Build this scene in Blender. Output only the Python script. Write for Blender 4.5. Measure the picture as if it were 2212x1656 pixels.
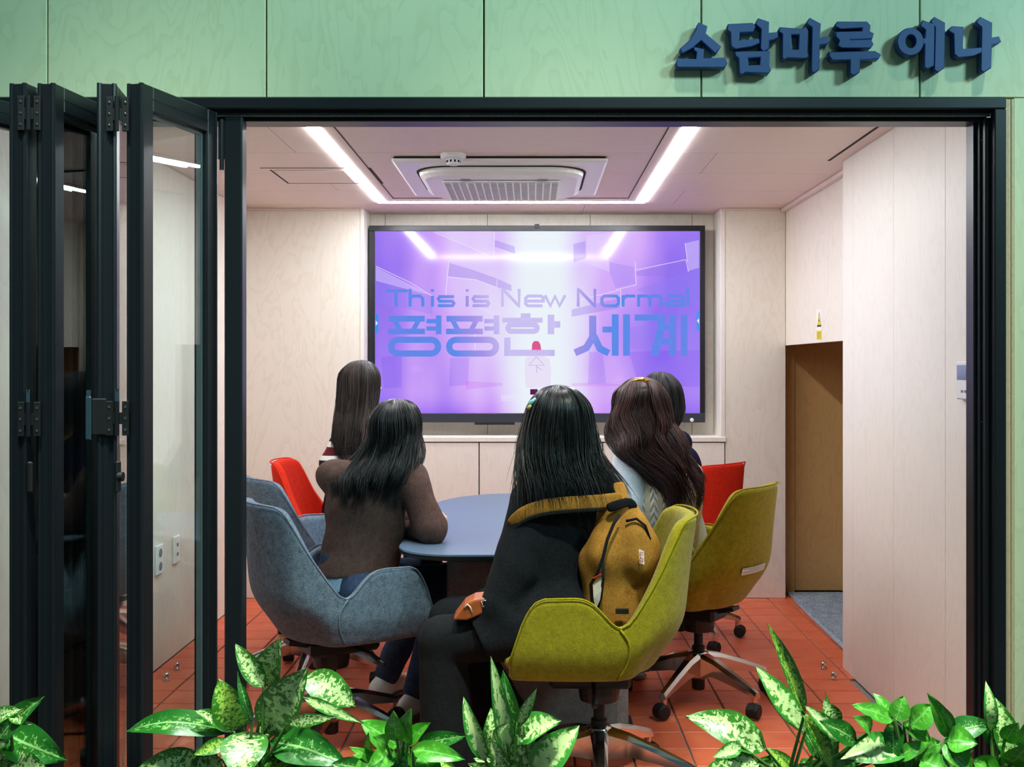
import bpy, math, random
import numpy as np
from mathutils import Vector, Matrix

sc = bpy.context.scene
col = sc.collection
for o in list(bpy.data.objects):
    bpy.data.objects.remove(o)

# ------------------------------------------------------------------ camera
F = 2300.0                 # focal length in pixels of the 2212 px wide frame
EYE = 1.36
cd = bpy.data.cameras.new('camera'); cam = bpy.data.objects.new('camera', cd); col.objects.link(cam)
cam.location = (0, 0, EYE); cam.rotation_euler = (math.pi / 2, 0, 0)
cd.sensor_fit = 'HORIZONTAL'; cd.sensor_width = 36.0; cd.lens = F / 2212 * 36.0
cd.shift_x = -44 / 2212; cd.shift_y = -38 / 2212
cd.clip_start = 0.05; cd.clip_end = 100
sc.camera = cam

# ------------------------------------------------------------------ world, lights, exposure
w = bpy.data.worlds.new('hall'); sc.world = w; w.use_nodes = True
bg = w.node_tree.nodes['Background']; bg.inputs[0].default_value = (0.20, 0.52, 0.62, 1); bg.inputs[1].default_value = 0.16

def area(name, loc, aim, size, power, color):
    l = bpy.data.lights.new(name, 'AREA'); l.shape = 'DISK'; l.size = size; l.energy = power; l.color = color
    o = bpy.data.objects.new(name, l); col.objects.link(o); o.location = loc
    o.rotation_euler = (Vector(aim) - Vector(loc)).to_track_quat('-Z', 'Y').to_euler()
    return o
# unseen hall lamps wash the sign band; three more added to brighten the plants
def hall(name, loc, aim, size, power, color, spread):
    o = area(name, loc, aim, size, power, color); o.data.spread = math.radians(spread); return o
hall('sign_washer', (3.6, 0.3, 3.75), (1.25, 3.07, 2.5), 0.7, 12, (0.50, 0.95, 1.0), 60)
hall('sign_washer', (1.5, 0.2, 3.85), (-0.95, 3.07, 2.5), 0.7, 12.5, (0.60, 0.98, 0.95), 60)
for x_ in (-1.2, 0.1, 1.4):
    hall('plant_fill', (x_ + 0.25, 1.75, 4.3), (x_, 2.36, 0.6), 0.25, 19, (0.88, 1.0, 0.86), 50)

vs = sc.view_settings
vs.view_transform = 'Standard'; vs.look = 'None'; vs.gamma = 1; vs.use_curve_mapping = False
vs.exposure = 0.0
LED = 58.0                 # brightness of the room's LED line

# ------------------------------------------------------------------ helpers
def WP(px, py, Y):         # where a point seen at a photo pixel stands when it is Y metres away
    return Vector(((px - 1150) * Y / F, Y, EYE - (py - 790) * Y / F))
def V(*a): return Vector(a)

def srgb(r, g, b):
    f = lambda c: (c / 255 / 12.92) if c <= 10.3 else ((c / 255 + 0.055) / 1.055) ** 2.4
    return (f(r), f(g), f(b), 1)

def props(o, label=None, cat=None, group=None, kind=None):
    if label: o['label'] = label
    if cat: o['category'] = cat
    if group: o['group'] = group
    if kind: o['kind'] = kind
    return o

def empty(name, loc=(0, 0, 0), label=None, cat=None, group=None, kind=None, rz=0):
    o = bpy.data.objects.new(name, None); col.objects.link(o); o.location = loc; o.rotation_euler = (0, 0, rz)
    o.empty_display_size = 0.1
    return props(o, label, cat, group, kind)

def absloc(o):
    l = Vector((0, 0, 0))
    while o is not None:
        l += Vector(o.location); o = o.parent
    return l

def link(name, me, m, parent=None, smooth=False):
    o = bpy.data.objects.new(name, me); col.objects.link(o)
    if m is not None:
        me.materials.clear(); me.materials.append(m)
    if smooth:
        me.polygons.foreach_set('use_smooth', [True] * len(me.polygons))
    if parent is not None: o.parent = parent
    return o

class MB:
    """collects geometry (world or local coordinates) and builds one mesh object"""
    def __init__(s): s.v = []; s.f = []
    def add(s, vs_, fs):
        n = len(s.v); s.v += [tuple(p) for p in vs_]; s.f += [tuple(i + n for i in f) for f in fs]; return s
    def box(s, x0, x1, y0, y1, z0, z1, bev=0.0):
        if bev <= 0:
            s.add([(x0, y0, z0), (x1, y0, z0), (x1, y1, z0), (x0, y1, z0), (x0, y0, z1), (x1, y0, z1), (x1, y1, z1), (x0, y1, z1)],
                  [(0, 3, 2, 1), (4, 5, 6, 7), (0, 1, 5, 4), (1, 2, 6, 5), (2, 3, 7, 6), (3, 0, 4, 7)])
        else:
            b = min(bev, (x1 - x0) / 2.01, (y1 - y0) / 2.01, (z1 - z0) / 2.01)
            lo = (x0, y0, z0); hi = (x1, y1, z1); vv = {}; L = []
            def idx(c, ax):
                k = (c, ax)
                if k not in vv:
                    p = []
                    for a in range(3):
                        e = hi[a] if c[a] else lo[a]
                        if a != ax: e += -b if c[a] else b
                        p.append(e)
                    vv[k] = len(L); L.append(tuple(p))
                return vv[k]
            fs = []
            for ax in range(3):
                a1, a2 = (ax + 1) % 3, (ax + 2) % 3
                for sd in (0, 1):
                    q = []
                    for (u, v) in ((0, 0), (1, 0), (1, 1), (0, 1)):
                        c = [0, 0, 0]; c[ax] = sd; c[a1] = u; c[a2] = v; q.append(idx(tuple(c), ax))
                    fs.append(q if sd else q[::-1])
            for ax in range(3):     # edges running along ax
                a1, a2 = (ax + 1) % 3, (ax + 2) % 3
                for u in (0, 1):
                    for v in (0, 1):
                        c0 = [0, 0, 0]; c0[a1] = u; c0[a2] = v; c1 = list(c0); c1[ax] = 1
                        q = [idx(tuple(c0), a1), idx(tuple(c1), a1), idx(tuple(c1), a2), idx(tuple(c0), a2)]
                        fs.append(q if (u + v) % 2 == 1 else q[::-1])
            for c in [(i, j, k) for i in (0, 1) for j in (0, 1) for k in (0, 1)]:
                q = [idx(c, 0), idx(c, 1), idx(c, 2)]
                fs.append(q if (c[0] + c[1] + c[2]) % 2 == 1 else q[::-1])
            s.add(L, fs)
        return s
    def tube(s, pts, rad, n=8, caps=True):
        pts = [Vector(p) for p in pts]; m = len(pts)
        rads = rad if isinstance(rad, (list, tuple)) else [rad] * m
        t0 = (pts[1] - pts[0]).normalized()
        up = Vector((0, 0, 1)) if abs(t0.z) < 0.9 else Vector((1, 0, 0))
        u = t0.cross(up).normalized(); vs_ = []; fs = []
        for i, p in enumerate(pts):
            t = (pts[min(i + 1, m - 1)] - pts[max(i - 1, 0)]).normalized()
            u = (u - t * u.dot(t)).normalized(); v = t.cross(u)
            for k in range(n):
                a = 2 * math.pi * k / n
                vs_.append(p + (u * math.cos(a) + v * math.sin(a)) * rads[i])
        for i in range(m - 1):
            for k in range(n):
                a, b = i * n + k, i * n + (k + 1) % n
                fs.append((a, b, b + n, a + n))
        if caps:
            fs.append(tuple(range(n))[::-1]); fs.append(tuple(range((m - 1) * n, m * n)))
        return s.add(vs_, fs)
    def lathe(s, prof, c=(0, 0, 0), n=20, axis='z', close=True):
        vs_ = []; fs = []; c = Vector(c)
        for (r, z) in prof:
            for k in range(n):
                a = 2 * math.pi * k / n; x, y = r * math.cos(a), r * math.sin(a)
                p = {'z': (x, y, z), 'x': (z, x, y), 'y': (x, -z, y)}[axis]
                vs_.append(c + Vector(p))
        for i in range(len(prof) - 1):
            for k in range(n):
                a, b = i * n + k, i * n + (k + 1) % n
                fs.append((a, b, b + n, a + n))
        if close:
            fs.append(tuple(range(n))[::-1]); fs.append(tuple(range((len(prof) - 1) * n, len(prof) * n)))
        return s.add(vs_, fs)
    def bar(s, a, b, wa, ha, wb=None, hb=None, up=(0, 0, 1)):      # tapered rectangular bar
        a, b = Vector(a), Vector(b); wb = wb or wa; hb = hb or ha
        t = (b - a).normalized(); sd = t.cross(Vector(up)).normalized(); u = sd.cross(t)
        vs_ = [p + sd * (i * ww / 2) + u * (j * hh / 2) for (p, ww, hh) in ((a, wa, ha), (b, wb, hb)) for (i, j) in ((-1, -1), (1, -1), (1, 1), (-1, 1))]
        return s.add(vs_, [(0, 1, 2, 3), (7, 6, 5, 4), (0, 4, 5, 1), (1, 5, 6, 2), (2, 6, 7, 3), (3, 7, 4, 0)])
    def grid(s, P, closed_u=False):                                  # P[i][j] points
        m, n = len(P), len(P[0]); fs = []
        for i in range(m - 1):
            for j in range(n if closed_u else n - 1):
                k = (j + 1) % n
                fs.append((i * n + j, i * n + k, (i + 1) * n + k, (i + 1) * n + j))
        return s.add([p for r in P for p in r], fs)
    def build(s, name, m, parent=None, smooth=False, local=False, bevel=0, sub=0, solid=0, auto=False):
        off = Vector((0, 0, 0)) if (local or parent is None) else absloc(parent)
        me = bpy.data.meshes.new(name)
        me.from_pydata([(p[0] - off.x, p[1] - off.y, p[2] - off.z) for p in s.v], [], s.f); me.update()
        o = link(name, me, m, parent, smooth)
        if solid:
            d = o.modifiers.new('solid', 'SOLIDIFY'); d.thickness = solid; d.offset = 1
        if bevel:
            b = o.modifiers.new('bevel', 'BEVEL'); b.width = bevel; b.segments = 2; b.limit_method = 'ANGLE'; b.angle_limit = 0.6
        if sub:
            d = o.modifiers.new('sub', 'SUBSURF'); d.levels = sub; d.render_levels = sub
        return o

def box(name, x0, x1, y0, y1, z0, z1, m, parent=None, bev=0.0):
    return MB().box(x0, x1, y0, y1, z0, z1, bev).build(name, m, parent)

def copy_tree(o, parent=None):
    c = o.copy(); col.objects.link(c)
    if parent is not None: c.parent = parent
    for ch in list(o.children):
        copy_tree(ch, c)
    return c

# ------------------------------------------------------------------ materials
class N:
    def __init__(s, name):
        s.m = bpy.data.materials.new(name); s.m.use_nodes = True; s.t = s.m.node_tree
        s.b = s.t.nodes['Principled BSDF']
    def n(s, typ, **kw):
        nd = s.t.nodes.new(typ)
        for k, v in kw.items():
            if k.startswith('i_'): 
                key = k[2:]
                nd.inputs[int(key) if key.isdigit() else key].default_value = v
            else: setattr(nd, k, v)
        return nd
    def l(s, a, b): s.t.links.new(a, b)
    def ramp(s, fac, stops):
        r = s.n('ShaderNodeValToRGB'); e = r.color_ramp.elements
        while len(e) < len(stops): e.new(0.5)
        for i, (p, c) in enumerate(stops): e[i].position = p; e[i].color = c
        s.l(fac, r.inputs[0]); return r.outputs[0]
    def math(s, op, a, b=None, c=None):
        nd = s.n('ShaderNodeMath', operation=op)
        for i, x in enumerate((a, b, c)):
            if x is None: continue
            if hasattr(x, 'is_linked'): s.l(x, nd.inputs[i])
            else: nd.inputs[i].default_value = x
        return nd.outputs[0]
    def mix(s, fac, a, b, mode='MIX'):
        nd = s.n('ShaderNodeMix', data_type='RGBA', blend_type=mode)
        for i, x in ((0, fac), (6, a), (7, b)):
            if hasattr(x, 'is_linked'): s.l(x, nd.inputs[i])
            else: nd.inputs[i].default_value = x
        return nd.outputs[2]
    def coords(s, kind='Object', scale=(1, 1, 1), rand=0.0):
        tc = s.n('ShaderNodeTexCoord'); mp = s.n('ShaderNodeMapping'); mp.inputs['Scale'].default_value = scale
        s.l(tc.outputs[kind], mp.inputs[0])
        if rand:
            oi = s.n('ShaderNodeObjectInfo'); c = s.n('ShaderNodeCombineXYZ')
            for i, k in enumerate((1.0, 1.7, 2.3)): s.l(s.math('MULTIPLY', oi.outputs['Random'], rand * k), c.inputs[i])
            s.l(c.outputs[0], mp.inputs['Location'])
        return mp.outputs[0]
    def noise(s, vec, scale, detail=3, rough=0.5, dist=0.0):
        nd = s.n('ShaderNodeTexNoise'); nd.inputs['Scale'].default_value = scale; nd.inputs['Detail'].default_value = detail
        nd.inputs['Roughness'].default_value = rough; nd.inputs['Distortion'].default_value = dist
        s.l(vec, nd.inputs['Vector']); return nd.outputs['Fac']
    def bump(s, h, strength=0.3, dist=0.01):
        nd = s.n('ShaderNodeBump'); nd.inputs['Strength'].default_value = strength; nd.inputs['Distance'].default_value = dist
        s.l(h, nd.inputs['Height']); s.l(nd.outputs[0], s.b.inputs['Normal'])
    def base(s, c):
        if hasattr(c, 'is_linked'): s.l(c, s.b.inputs['Base Color'])
        else: s.b.inputs['Base Color'].default_value = c
    def set(s, rough=0.5, metal=0.0, spec=0.5, coat=0.0, sheen=0.0):
        s.b.inputs['Roughness'].default_value = rough; s.b.inputs['Metallic'].default_value = metal
        s.b.inputs['Specular IOR Level'].default_value = spec; s.b.inputs['Coat Weight'].default_value = coat
        s.b.inputs['Sheen Weight'].default_value = sheen
        return s

def plain(name, c, rough=0.5, metal=0.0, spec=0.5, coat=0.0, var=0.06, scale=30, bump=0.0):
    s = N(name).set(rough, metal, spec, coat)
    v = s.coords(); f = s.noise(v, scale, 3)
    d = tuple(max(0, x * (1 - var)) for x in c[:3]) + (1,); e = tuple(min(1, x * (1 + var)) for x in c[:3]) + (1,)
    s.base(s.ramp(f, [(0.3, d), (0.7, e)]))
    if bump: s.bump(f, bump, 0.002)
    return s.m

def emit(name, c, k):
    s = N(name); s.base((0, 0, 0, 1)); s.b.inputs['Emission Color'].default_value = c; s.b.inputs['Emission Strength'].default_value = k
    s.set(0.4, 0, 0.2); return s.m

def plywood(name, pale, line, scale, grain_axis, rough=0.45, figure=1.0):
    """birch veneer: broad contour figure plus fine grain along one axis (0 x, 1 y, 2 z)"""
    s = N(name).set(rough, 0, 0.4)
    sc_ = [1.0, 1.0, 1.0]; sc_[grain_axis] = 0.32
    v = s.coords('Object', tuple(sc_), 7.0)
    big = s.noise(v, 2.6 * scale, 4, 0.55, 0.4)
    rings = s.math('FRACT', s.math('MULTIPLY', big, 17.0))
    ln = s.math('SMOOTH_MIN', s.math('MULTIPLY', rings, 2.2), 1.0, 0.3)
    fs = [22.0, 22.0, 22.0]; fs[grain_axis] = 1.2
    fine = s.noise(s.coords('Object', tuple(fs), 7.0), 6.0, 4, 0.6)
    tone = s.noise(v, 1.1, 2)
    a = s.mix(s.math('MULTIPLY', s.math('SUBTRACT', 1.0, ln), 0.30 * figure), pale, line)
    mid = tuple(0.55 * p + 0.45 * q for p, q in zip(pale, line))
    b = s.mix(s.math('MULTIPLY', fine, 0.35), a, mid)
    dk = tuple(p * 0.93 for p in pale[:3]) + (1,)
    c = s.mix(s.math('MULTIPLY', tone, 0.35), b, dk)
    s.base(c); s.bump(fine, 0.06, 0.002)
    return s.m

BIRCH, BIRCHL = srgb(237, 230, 218), srgb(208, 190, 164)
M = {}
M['ply'] = plywood('birch_plywood', BIRCH, BIRCHL, 1.2, 2)
M['ply_facade'] = plywood('birch_facade_plywood', srgb(210, 218, 182), srgb(170, 178, 128), 1.5, 2)
M['ply_ceiling'] = plywood('birch_ceiling_plywood', srgb(232, 214, 204), srgb(200, 176, 160), 1.2, 0, 0.5, 0.5)  # same birch as the walls, pinkish look of grazing light put into the tone
M['ply_shaded'] = plywood('niche_plywood_shaded', srgb(226, 184, 120), srgb(182, 134, 66), 1.6, 2)  # same plywood, the shade inside the niche put into a deeper golden tone
M['ply_edge'] = plywood('plywood_edge', srgb(205, 185, 150), srgb(120, 100, 70), 6.0, 2)
M['white_lam'] = plywood('whitewashed_birch', srgb(240, 234, 224), srgb(220, 208, 190), 1.4, 2)
M['black_alu'] = plain('black_anodised_aluminium', srgb(22, 26, 31), 0.38, 0.0, 0.4, 0.0)
M['black_alu2'] = plain('black_rubber_gasket', srgb(12, 13, 15), 0.6)
M['brush'] = plain('grey_brush_seal', srgb(92, 96, 96), 0.9, var=0.3, scale=200)
M['steel'] = plain('polished_steel', srgb(205, 208, 212), 0.18, 1.0, var=0.02)
M['chrome'] = plain('polished_aluminium', srgb(214, 212, 208), 0.16, 1.0, var=0.03)
M['plastic'] = plain('black_plastic', srgb(26, 27, 30), 0.45, var=0.1)
M['rubber'] = plain('black_rubber', srgb(16, 16, 18), 0.6)
M['white_pl'] = plain('white_plastic', srgb(236, 236, 234), 0.35, var=0.02)
M['grey_pl'] = plain('grey_plastic', srgb(120, 124, 128), 0.5, var=0.05)
M['dark_gap'] = plain('dark_gap', srgb(40, 30, 24), 0.9)
M['led'] = emit('led_diffuser', (0.92, 0.96, 1.0, 1), LED)
M['table_top'] = plain('blue_grey_laminate', srgb(92, 112, 134), 0.38, 0, 0.45, var=0.03, scale=90)
M['table_edge'] = plain('dark_table_edge', srgb(38, 48, 56), 0.45)
M['grout'] = plain('grey_grout', srgb(140, 132, 122), 0.9, var=0.15)
def tile_mat():
    s = N('terracotta_tile').set(0.42, 0, 0.4)
    v = s.coords('Object', (1, 1, 1), 9.0); oi = s.n('ShaderNodeObjectInfo')
    f = s.noise(v, 9, 4); g = s.noise(v, 60, 3)
    a = s.ramp(f, [(0.3, srgb(212, 96, 62)), (0.7, srgb(230, 122, 84))])
    b = s.mix(s.math('MULTIPLY', oi.outputs['Random'], 0.4), a, srgb(204, 92, 64))
    s.base(s.mix(s.math('MULTIPLY', g, 0.2), b, srgb(176, 74, 50))); s.bump(f, 0.1, 0.002); return s.m
M['tile'] = tile_mat()
def fabric(name, c1, c2, scale=500, rough=0.95, stretch=(1, 1, 1), bump=0.4, sheen=0.0):
    s = N(name).set(rough, 0, 0.2, 0, sheen)
    v = s.coords('Object', stretch); f = s.noise(v, scale, 2, 0.6); g = s.noise(v, scale * 0.12, 3)
    k = s.math('ADD', s.math('MULTIPLY', f, 0.75), s.math('MULTIPLY', g, 0.25))
    s.base(s.ramp(k, [(0.38, c1), (0.62, c2)])); s.bump(f, bump, 0.0015); return s.m
M['fab_yellow'] = fabric('mustard_olive_upholstery', srgb(122, 110, 6), srgb(168, 154, 26), 420, sheen=0.15)
M['fab_blue'] = fabric('heather_blue_grey_upholstery', srgb(66, 78, 92), srgb(134, 150, 168), 420)
M['fab_red'] = fabric('red_upholstery', srgb(196, 30, 14), srgb(226, 52, 26), 420)
M['welt_yellow'] = fabric('mustard_piping', srgb(126, 114, 8), srgb(172, 158, 30), 500)
M['welt_blue'] = fabric('blue_grey_piping', srgb(76, 88, 102), srgb(136, 152, 170), 500)
M['welt_red'] = fabric('red_piping', srgb(190, 30, 14), srgb(226, 60, 30), 500)
M['mat'] = fabric('pale_blue_woven_mat', srgb(128, 140, 158), srgb(198, 206, 216), 160, bump=0.8)
M['felt'] = fabric('grey_felt', srgb(104, 100, 100), srgb(150, 144, 142), 300)

def glass():
    s = N('clear_glass'); t = s.t; t.nodes.remove(s.b)
    tr = s.n('ShaderNodeBsdfTransparent'); tr.inputs[0].default_value = (0.93, 0.97, 0.96, 1)
    gl = s.n('ShaderNodeBsdfGlossy'); gl.inputs['Roughness'].default_value = 0.0; gl.inputs[0].default_value = (1, 1, 1, 1)
    fr = s.n('ShaderNodeFresnel'); ge = s.n('ShaderNodeNewGeometry')
    s.l(s.math('ADD', 1.5, s.math('MULTIPLY', ge.outputs['Backfacing'], 1 / 1.5 - 1.5)), fr.inputs[0])
    mx = s.n('ShaderNodeMixShader'); s.l(fr.outputs[0], mx.inputs[0]); s.l(tr.outputs[0], mx.inputs[1]); s.l(gl.outputs[0], mx.inputs[2])
    s.l(mx.outputs[0], t.nodes['Material Output'].inputs[0]); return s.m
M['glass'] = glass()
# ================================================================== THE SETTING
CEIL = 2.279
YB = 6.218        # face of the back wall piers
YA = 6.464        # back of the screen alcove
XL, XR, XR2 = -1.68, 1.396, 1.479
YF, YFI = 3.067, 3.17      # facade, outer and inner face
YE = 4.79         # end of the near right wall
def struct(name, o): o.name = name; o['kind'] = 'structure'; return o

# floor: slab with tiles laid on it
fl = struct('floor', box('floor', XL - 0.1, 2.5, 2.9, 6.8, -0.14, -0.004, M['grout']))
TX, TY, g = 0.205, 0.168, 0.0035
tiles = {}
def tile_mesh(w_, d_):
    k = (round(w_, 4), round(d_, 4))
    if k not in tiles:
        me = bpy.data.meshes.new('tile'); mb = MB().box(-w_ / 2, w_ / 2, -d_ / 2, d_ / 2, -0.0045, 0.004, 0.0025)
        me.from_pydata(mb.v, [], mb.f); me.materials.append(M['tile']); tiles[k] = me
    return tiles[k]
rest = MB(); xs = [1.372 + 0.002 - TX * i for i in range(16)]; y0t = 2300 * 1.36 / 654 - TY * 8
for r in range(-1, 17):
    ya, yb = y0t + r * TY, y0t + (r + 1) * TY
    cells = [(max(x - TX, XL), x) for x in xs if x > XL] + [(1.374, 1.479), (1.479, 1.684)]
    for (xa, xb) in cells:
        if xb - xa < 0.02: continue
        if yb > YB and xb < 1.4: yb2 = YB
        else: yb2 = yb
        if yb2 - ya < 0.02: continue
        if xa > 1.45 and yb < 5.9: 
            rest.box(xa + g, xb - g, ya + g, yb2 - g, -0.0045, 0.004); continue
        if xa > 1.36 and xb < 1.5 and yb2 < 4.7: continue
        if ya < 3.42:
            rest.box(xa + g, xb - g, ya + g, yb2 - g, -0.0045, 0.004); continue
        o = bpy.data.objects.new('tile', tile_mesh(xb - xa - 2 * g, yb2 - ya - 2 * g)); col.objects.link(o)
        o.parent = fl; o.location = ((xa + xb) / 2, (ya + yb2) / 2, 0)
for r in range(3):
    for x in xs[:15]: rest.box(x - TX + g, x - g, 2.92 + r * TY, 2.92 + (r + 1) * TY - g, -0.0045, 0.004)
o = rest.build('tile_field', M['tile'], fl); o['kind'] = 'stuff'

# hall floor outside, mostly below the frame
struct('floor_hall', box('floor_hall', -4, 4, -2.5, 2.9, -0.14, 0.0, plain('grey_hall_floor', srgb(120, 122, 118), 0.6)))

# ceiling of long boards with staggered joints
ce = struct('ceiling', box('ceiling', XL - 0.05, 1.9, YFI, YA + 0.05, CEIL + 0.012, CEIL + 0.10, M['dark_gap']))
ys = [3.17, 3.575, 4.08, 4.595, 5.093, 5.59, 6.08, YA]
for r in range(len(ys) - 1):
    a, b = ys[r] + 0.0015, ys[r + 1] - 0.0015
    j = 0.80 if r % 2 == 1 else -1.02
    if r == len(ys) - 2: j = 0.3
    for (xa, xb) in ((XL, j - 0.0012), (j + 0.0012, XR2)):
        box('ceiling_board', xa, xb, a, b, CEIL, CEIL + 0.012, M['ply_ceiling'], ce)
# narrow slot along the right-hand wall and cornice strips
struct('trim_1', box('trim_1', 1.322, 1.334, YFI + 0.01, YE - 0.02, CEIL - 0.0015, CEIL - 0.0002, M['dark_gap']))
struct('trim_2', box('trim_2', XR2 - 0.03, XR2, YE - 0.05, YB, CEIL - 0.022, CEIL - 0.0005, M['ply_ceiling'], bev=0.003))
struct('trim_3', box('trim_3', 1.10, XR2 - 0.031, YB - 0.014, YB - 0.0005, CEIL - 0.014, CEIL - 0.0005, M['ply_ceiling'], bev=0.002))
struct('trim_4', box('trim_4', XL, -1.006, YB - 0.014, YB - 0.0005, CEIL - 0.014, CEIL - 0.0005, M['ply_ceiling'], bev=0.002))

def panel_wall(name, core, panels, m):
    wall = struct(name, MB().box(*core).build(name, M['dark_gap']))
    for p in panels: box('wall_panel', *p, m, wall, bev=0.0015)
    return wall
# back wall: two piers, lining board around the alcove, alcove lined with narrow panels
AX0, AX1 = -1.006, 1.100
wb = panel_wall('wall_back', (XL - 0.05, 2.3, YA + 0.012, YA + 0.1, 0, CEIL), [], M['ply'])
box('pier', XL, AX0, YB, YA + 0.012, 0.004, CEIL, M['ply'], wb, bev=0.002)
box('pier', AX1 + 0.027, XR2, YB, YA + 0.012, 0.004, CEIL, M['ply'], wb, bev=0.002)
box('alcove_lining', AX1, AX1 + 0.026, YB - 0.003, YA + 0.01, 0.93, CEIL, M['white_lam'], wb, bev=0.002)
box('alcove_lining', AX0, AX0 + 0.022, YB - 0.003, YA + 0.01, 0.93, CEIL, M['white_lam'], wb, bev=0.002)
xsn = [AX0 + 0.022] + [(p - 1150) * YA / F for p in (832, 1053, 1275, 1495)] + [AX1]
for i in range(5):
    box('wall_panel', xsn[i] + 0.0015, xsn[i + 1] - 0.0015, YA, YA + 0.012, 0.9, CEIL, M['ply'], wb, bev=0.001)
# left wall
yl = [3.17, 3.72, 4.405, 5.09, 5.65, YB]
panel_wall('wall_left', (XL - 0.1, XL - 0.012, YFI, YA, 0, CEIL),
           [(XL - 0.012, XL, yl[i] + 0.001, yl[i + 1] - 0.001, 0.004, CEIL) for i in range(5)], M['ply'])
# right wall, near part (proud), and far part with the low doorway
yr = [3.17, F * XR / (2042 - 1150), F * XR / (1930 - 1150), F * XR / (1843 - 1150), YE]
panel_wall('wall_right', (XR + 0.012, XR2 + 0.05, YFI, YE - 0.004, 0, CEIL),
           [(XR, XR + 0.012, yr[i] + 0.001, yr[i + 1] - 0.001, 0.004, CEIL) for i in range(4)] +
           [(XR + 0.0125, XR2 + 0.03, YE - 0.004, YE, 0.004, CEIL)], M['white_lam'])
DT = 1.479       # top of the low doorway
panel_wall('wall_right_far', (XR2 + 0.012, XR2 + 0.05, YE, YB + 0.1, DT + 0.002, CEIL),
           [(XR2, XR2 + 0.012, YE + 0.001, YB - 0.001, DT, CEIL)], M['ply'])
# the space behind the doorway: back board, door leaf, side and lid
nich = panel_wall('wall_niche', (2.30, 2.34, YE - 0.2, YB + 0.32, 0, CEIL), [], M['ply_shaded'])
YN = F * 1.36 / 487
box('door_post', XR2 + 0.001, WP(1715, 0, YN).x, YN - 0.02, YN + 0.05, 0.0, DT + 0.03, M['ply_shaded'], nich, bev=0.002)
dn = struct('door_1', box('door_1', WP(1716.5, 0, YN).x, 2.29, YN, YN + 0.04, 0.006, DT + 0.03, M['ply_shaded'], bev=0.002))
struct('wall_niche_lid', box('wall_niche_lid', XR2 + 0.051, 2.29, YE - 0.1, YN + 0.08, DT + 0.035, DT + 0.06, M['ply_shaded']))
struct('wall_niche_front', box('wall_niche_front', XR2 + 0.051, 2.29, YE - 0.14, YE - 0.1, 0, DT + 0.05, M['ply_shaded']))

# facade above the opening: large plywood boards with open joints
FZ = EYE + 577 / 750
seams = [(p - 1150) / 750 for p in (-1310, -840, -370, 102, 575, 1045, 1515, 1987, 2460, 2932, 3404)]
wf = panel_wall('wall_front', (-3.25, 3.0, YF + 0.02, YFI, FZ, 3.3), [], M['ply_facade'])
for i in range(10):
    box('facade_panel', seams[i] + 0.0022, seams[i + 1] - 0.0022, YF, YF + 0.02, FZ + 0.004, 3.3, M['ply_facade'], wf, bev=0.0015)
# facade right of the opening
xf = (2190 - 1150) / 750
wr = panel_wall('wall_front_right', (xf - 0.02, 3.0, YF + 0.022, YFI, 0, FZ), [], M['ply_facade'])
box('facade_panel', xf, 3.0, YF - 0.002, YF + 0.02, 0.0, FZ + 0.001, M['ply_facade'], wr, bev=0.0015)
for i in range(3):
    box('edge_ply', xf - 0.028 + i * 0.0092, xf - 0.0195 + i * 0.0092, YF - 0.006 + 0.002 * (i % 2), YF + 0.02, 0.0, FZ - 0.002, M['ply_edge'], wr, bev=0.001)
box('facade_panel', -3.25, -1.79, YF, YFI, 0.0, FZ, M['ply_facade'], wr)

# black aluminium frame of the folding doors
fr = empty('trim_frame', (0, YF, 0), kind='structure')
A = M['black_alu']
HX0, HX1 = -1.79, (2168 - 1150) / 750
def zf(py, Y): return EYE - (py - 790) * Y / F
box('header_face', HX0, HX1, YF - 0.02, YF + 0.012, zf(238, YF), FZ, A, fr, bev=0.003)
box('header_groove', HX0, HX1 - 0.03, YF + 0.0, YF + 0.06, zf(243, YF), FZ - 0.005, M['black_alu2'], fr)
box('brush_seal', HX0, HX1 - 0.035, YF + 0.008, YF + 0.016, zf(251, YF + 0.008), zf(241, YF), M['brush'], fr)
box('header_lip', HX0, HX1 - 0.035, YF + 0.03, YFI + 0.002, zf(262, YF + 0.03), zf(246, YF + 0.03), A, fr, bev=0.002)
box('jamb_face', HX1 - 0.034, HX1, YF - 0.02, YF + 0.012, 0, zf(238, YF), A, fr, bev=0.003)
for i, (pa, pb, d0) in enumerate(((2128, 2142, 0.008), (2116, 2129, 0.03), (2103, 2117, 0.05))):
    box('jamb_step', (pa - 1150) * (YF + d0) / F, (pb - 1150) * (YF + d0) / F, YF + d0, YFI + 0.002, 0, zf(252, YF), A, fr, bev=0.002)
for py in (302, 911):
    MB().lathe([(0.003, 0), (0.0025, 0.002)], WP(2121, py, YF + 0.029), 8, 'y').build('screw', M['steel'], fr)
box('mullion', (484 - 1150) / 750, (523 - 1150) / 750, YF + 0.0, YF + 0.05, 0, zf(250, YF), A, fr, bev=0.004)
box('sill', HX0, HX1, YF - 0.02, YFI, -0.004, 0.012, A, fr)
box('jamb_left', HX0, HX0 + 0.05, YF - 0.01, YFI, 0.012, zf(250, YF), A, fr)

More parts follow.
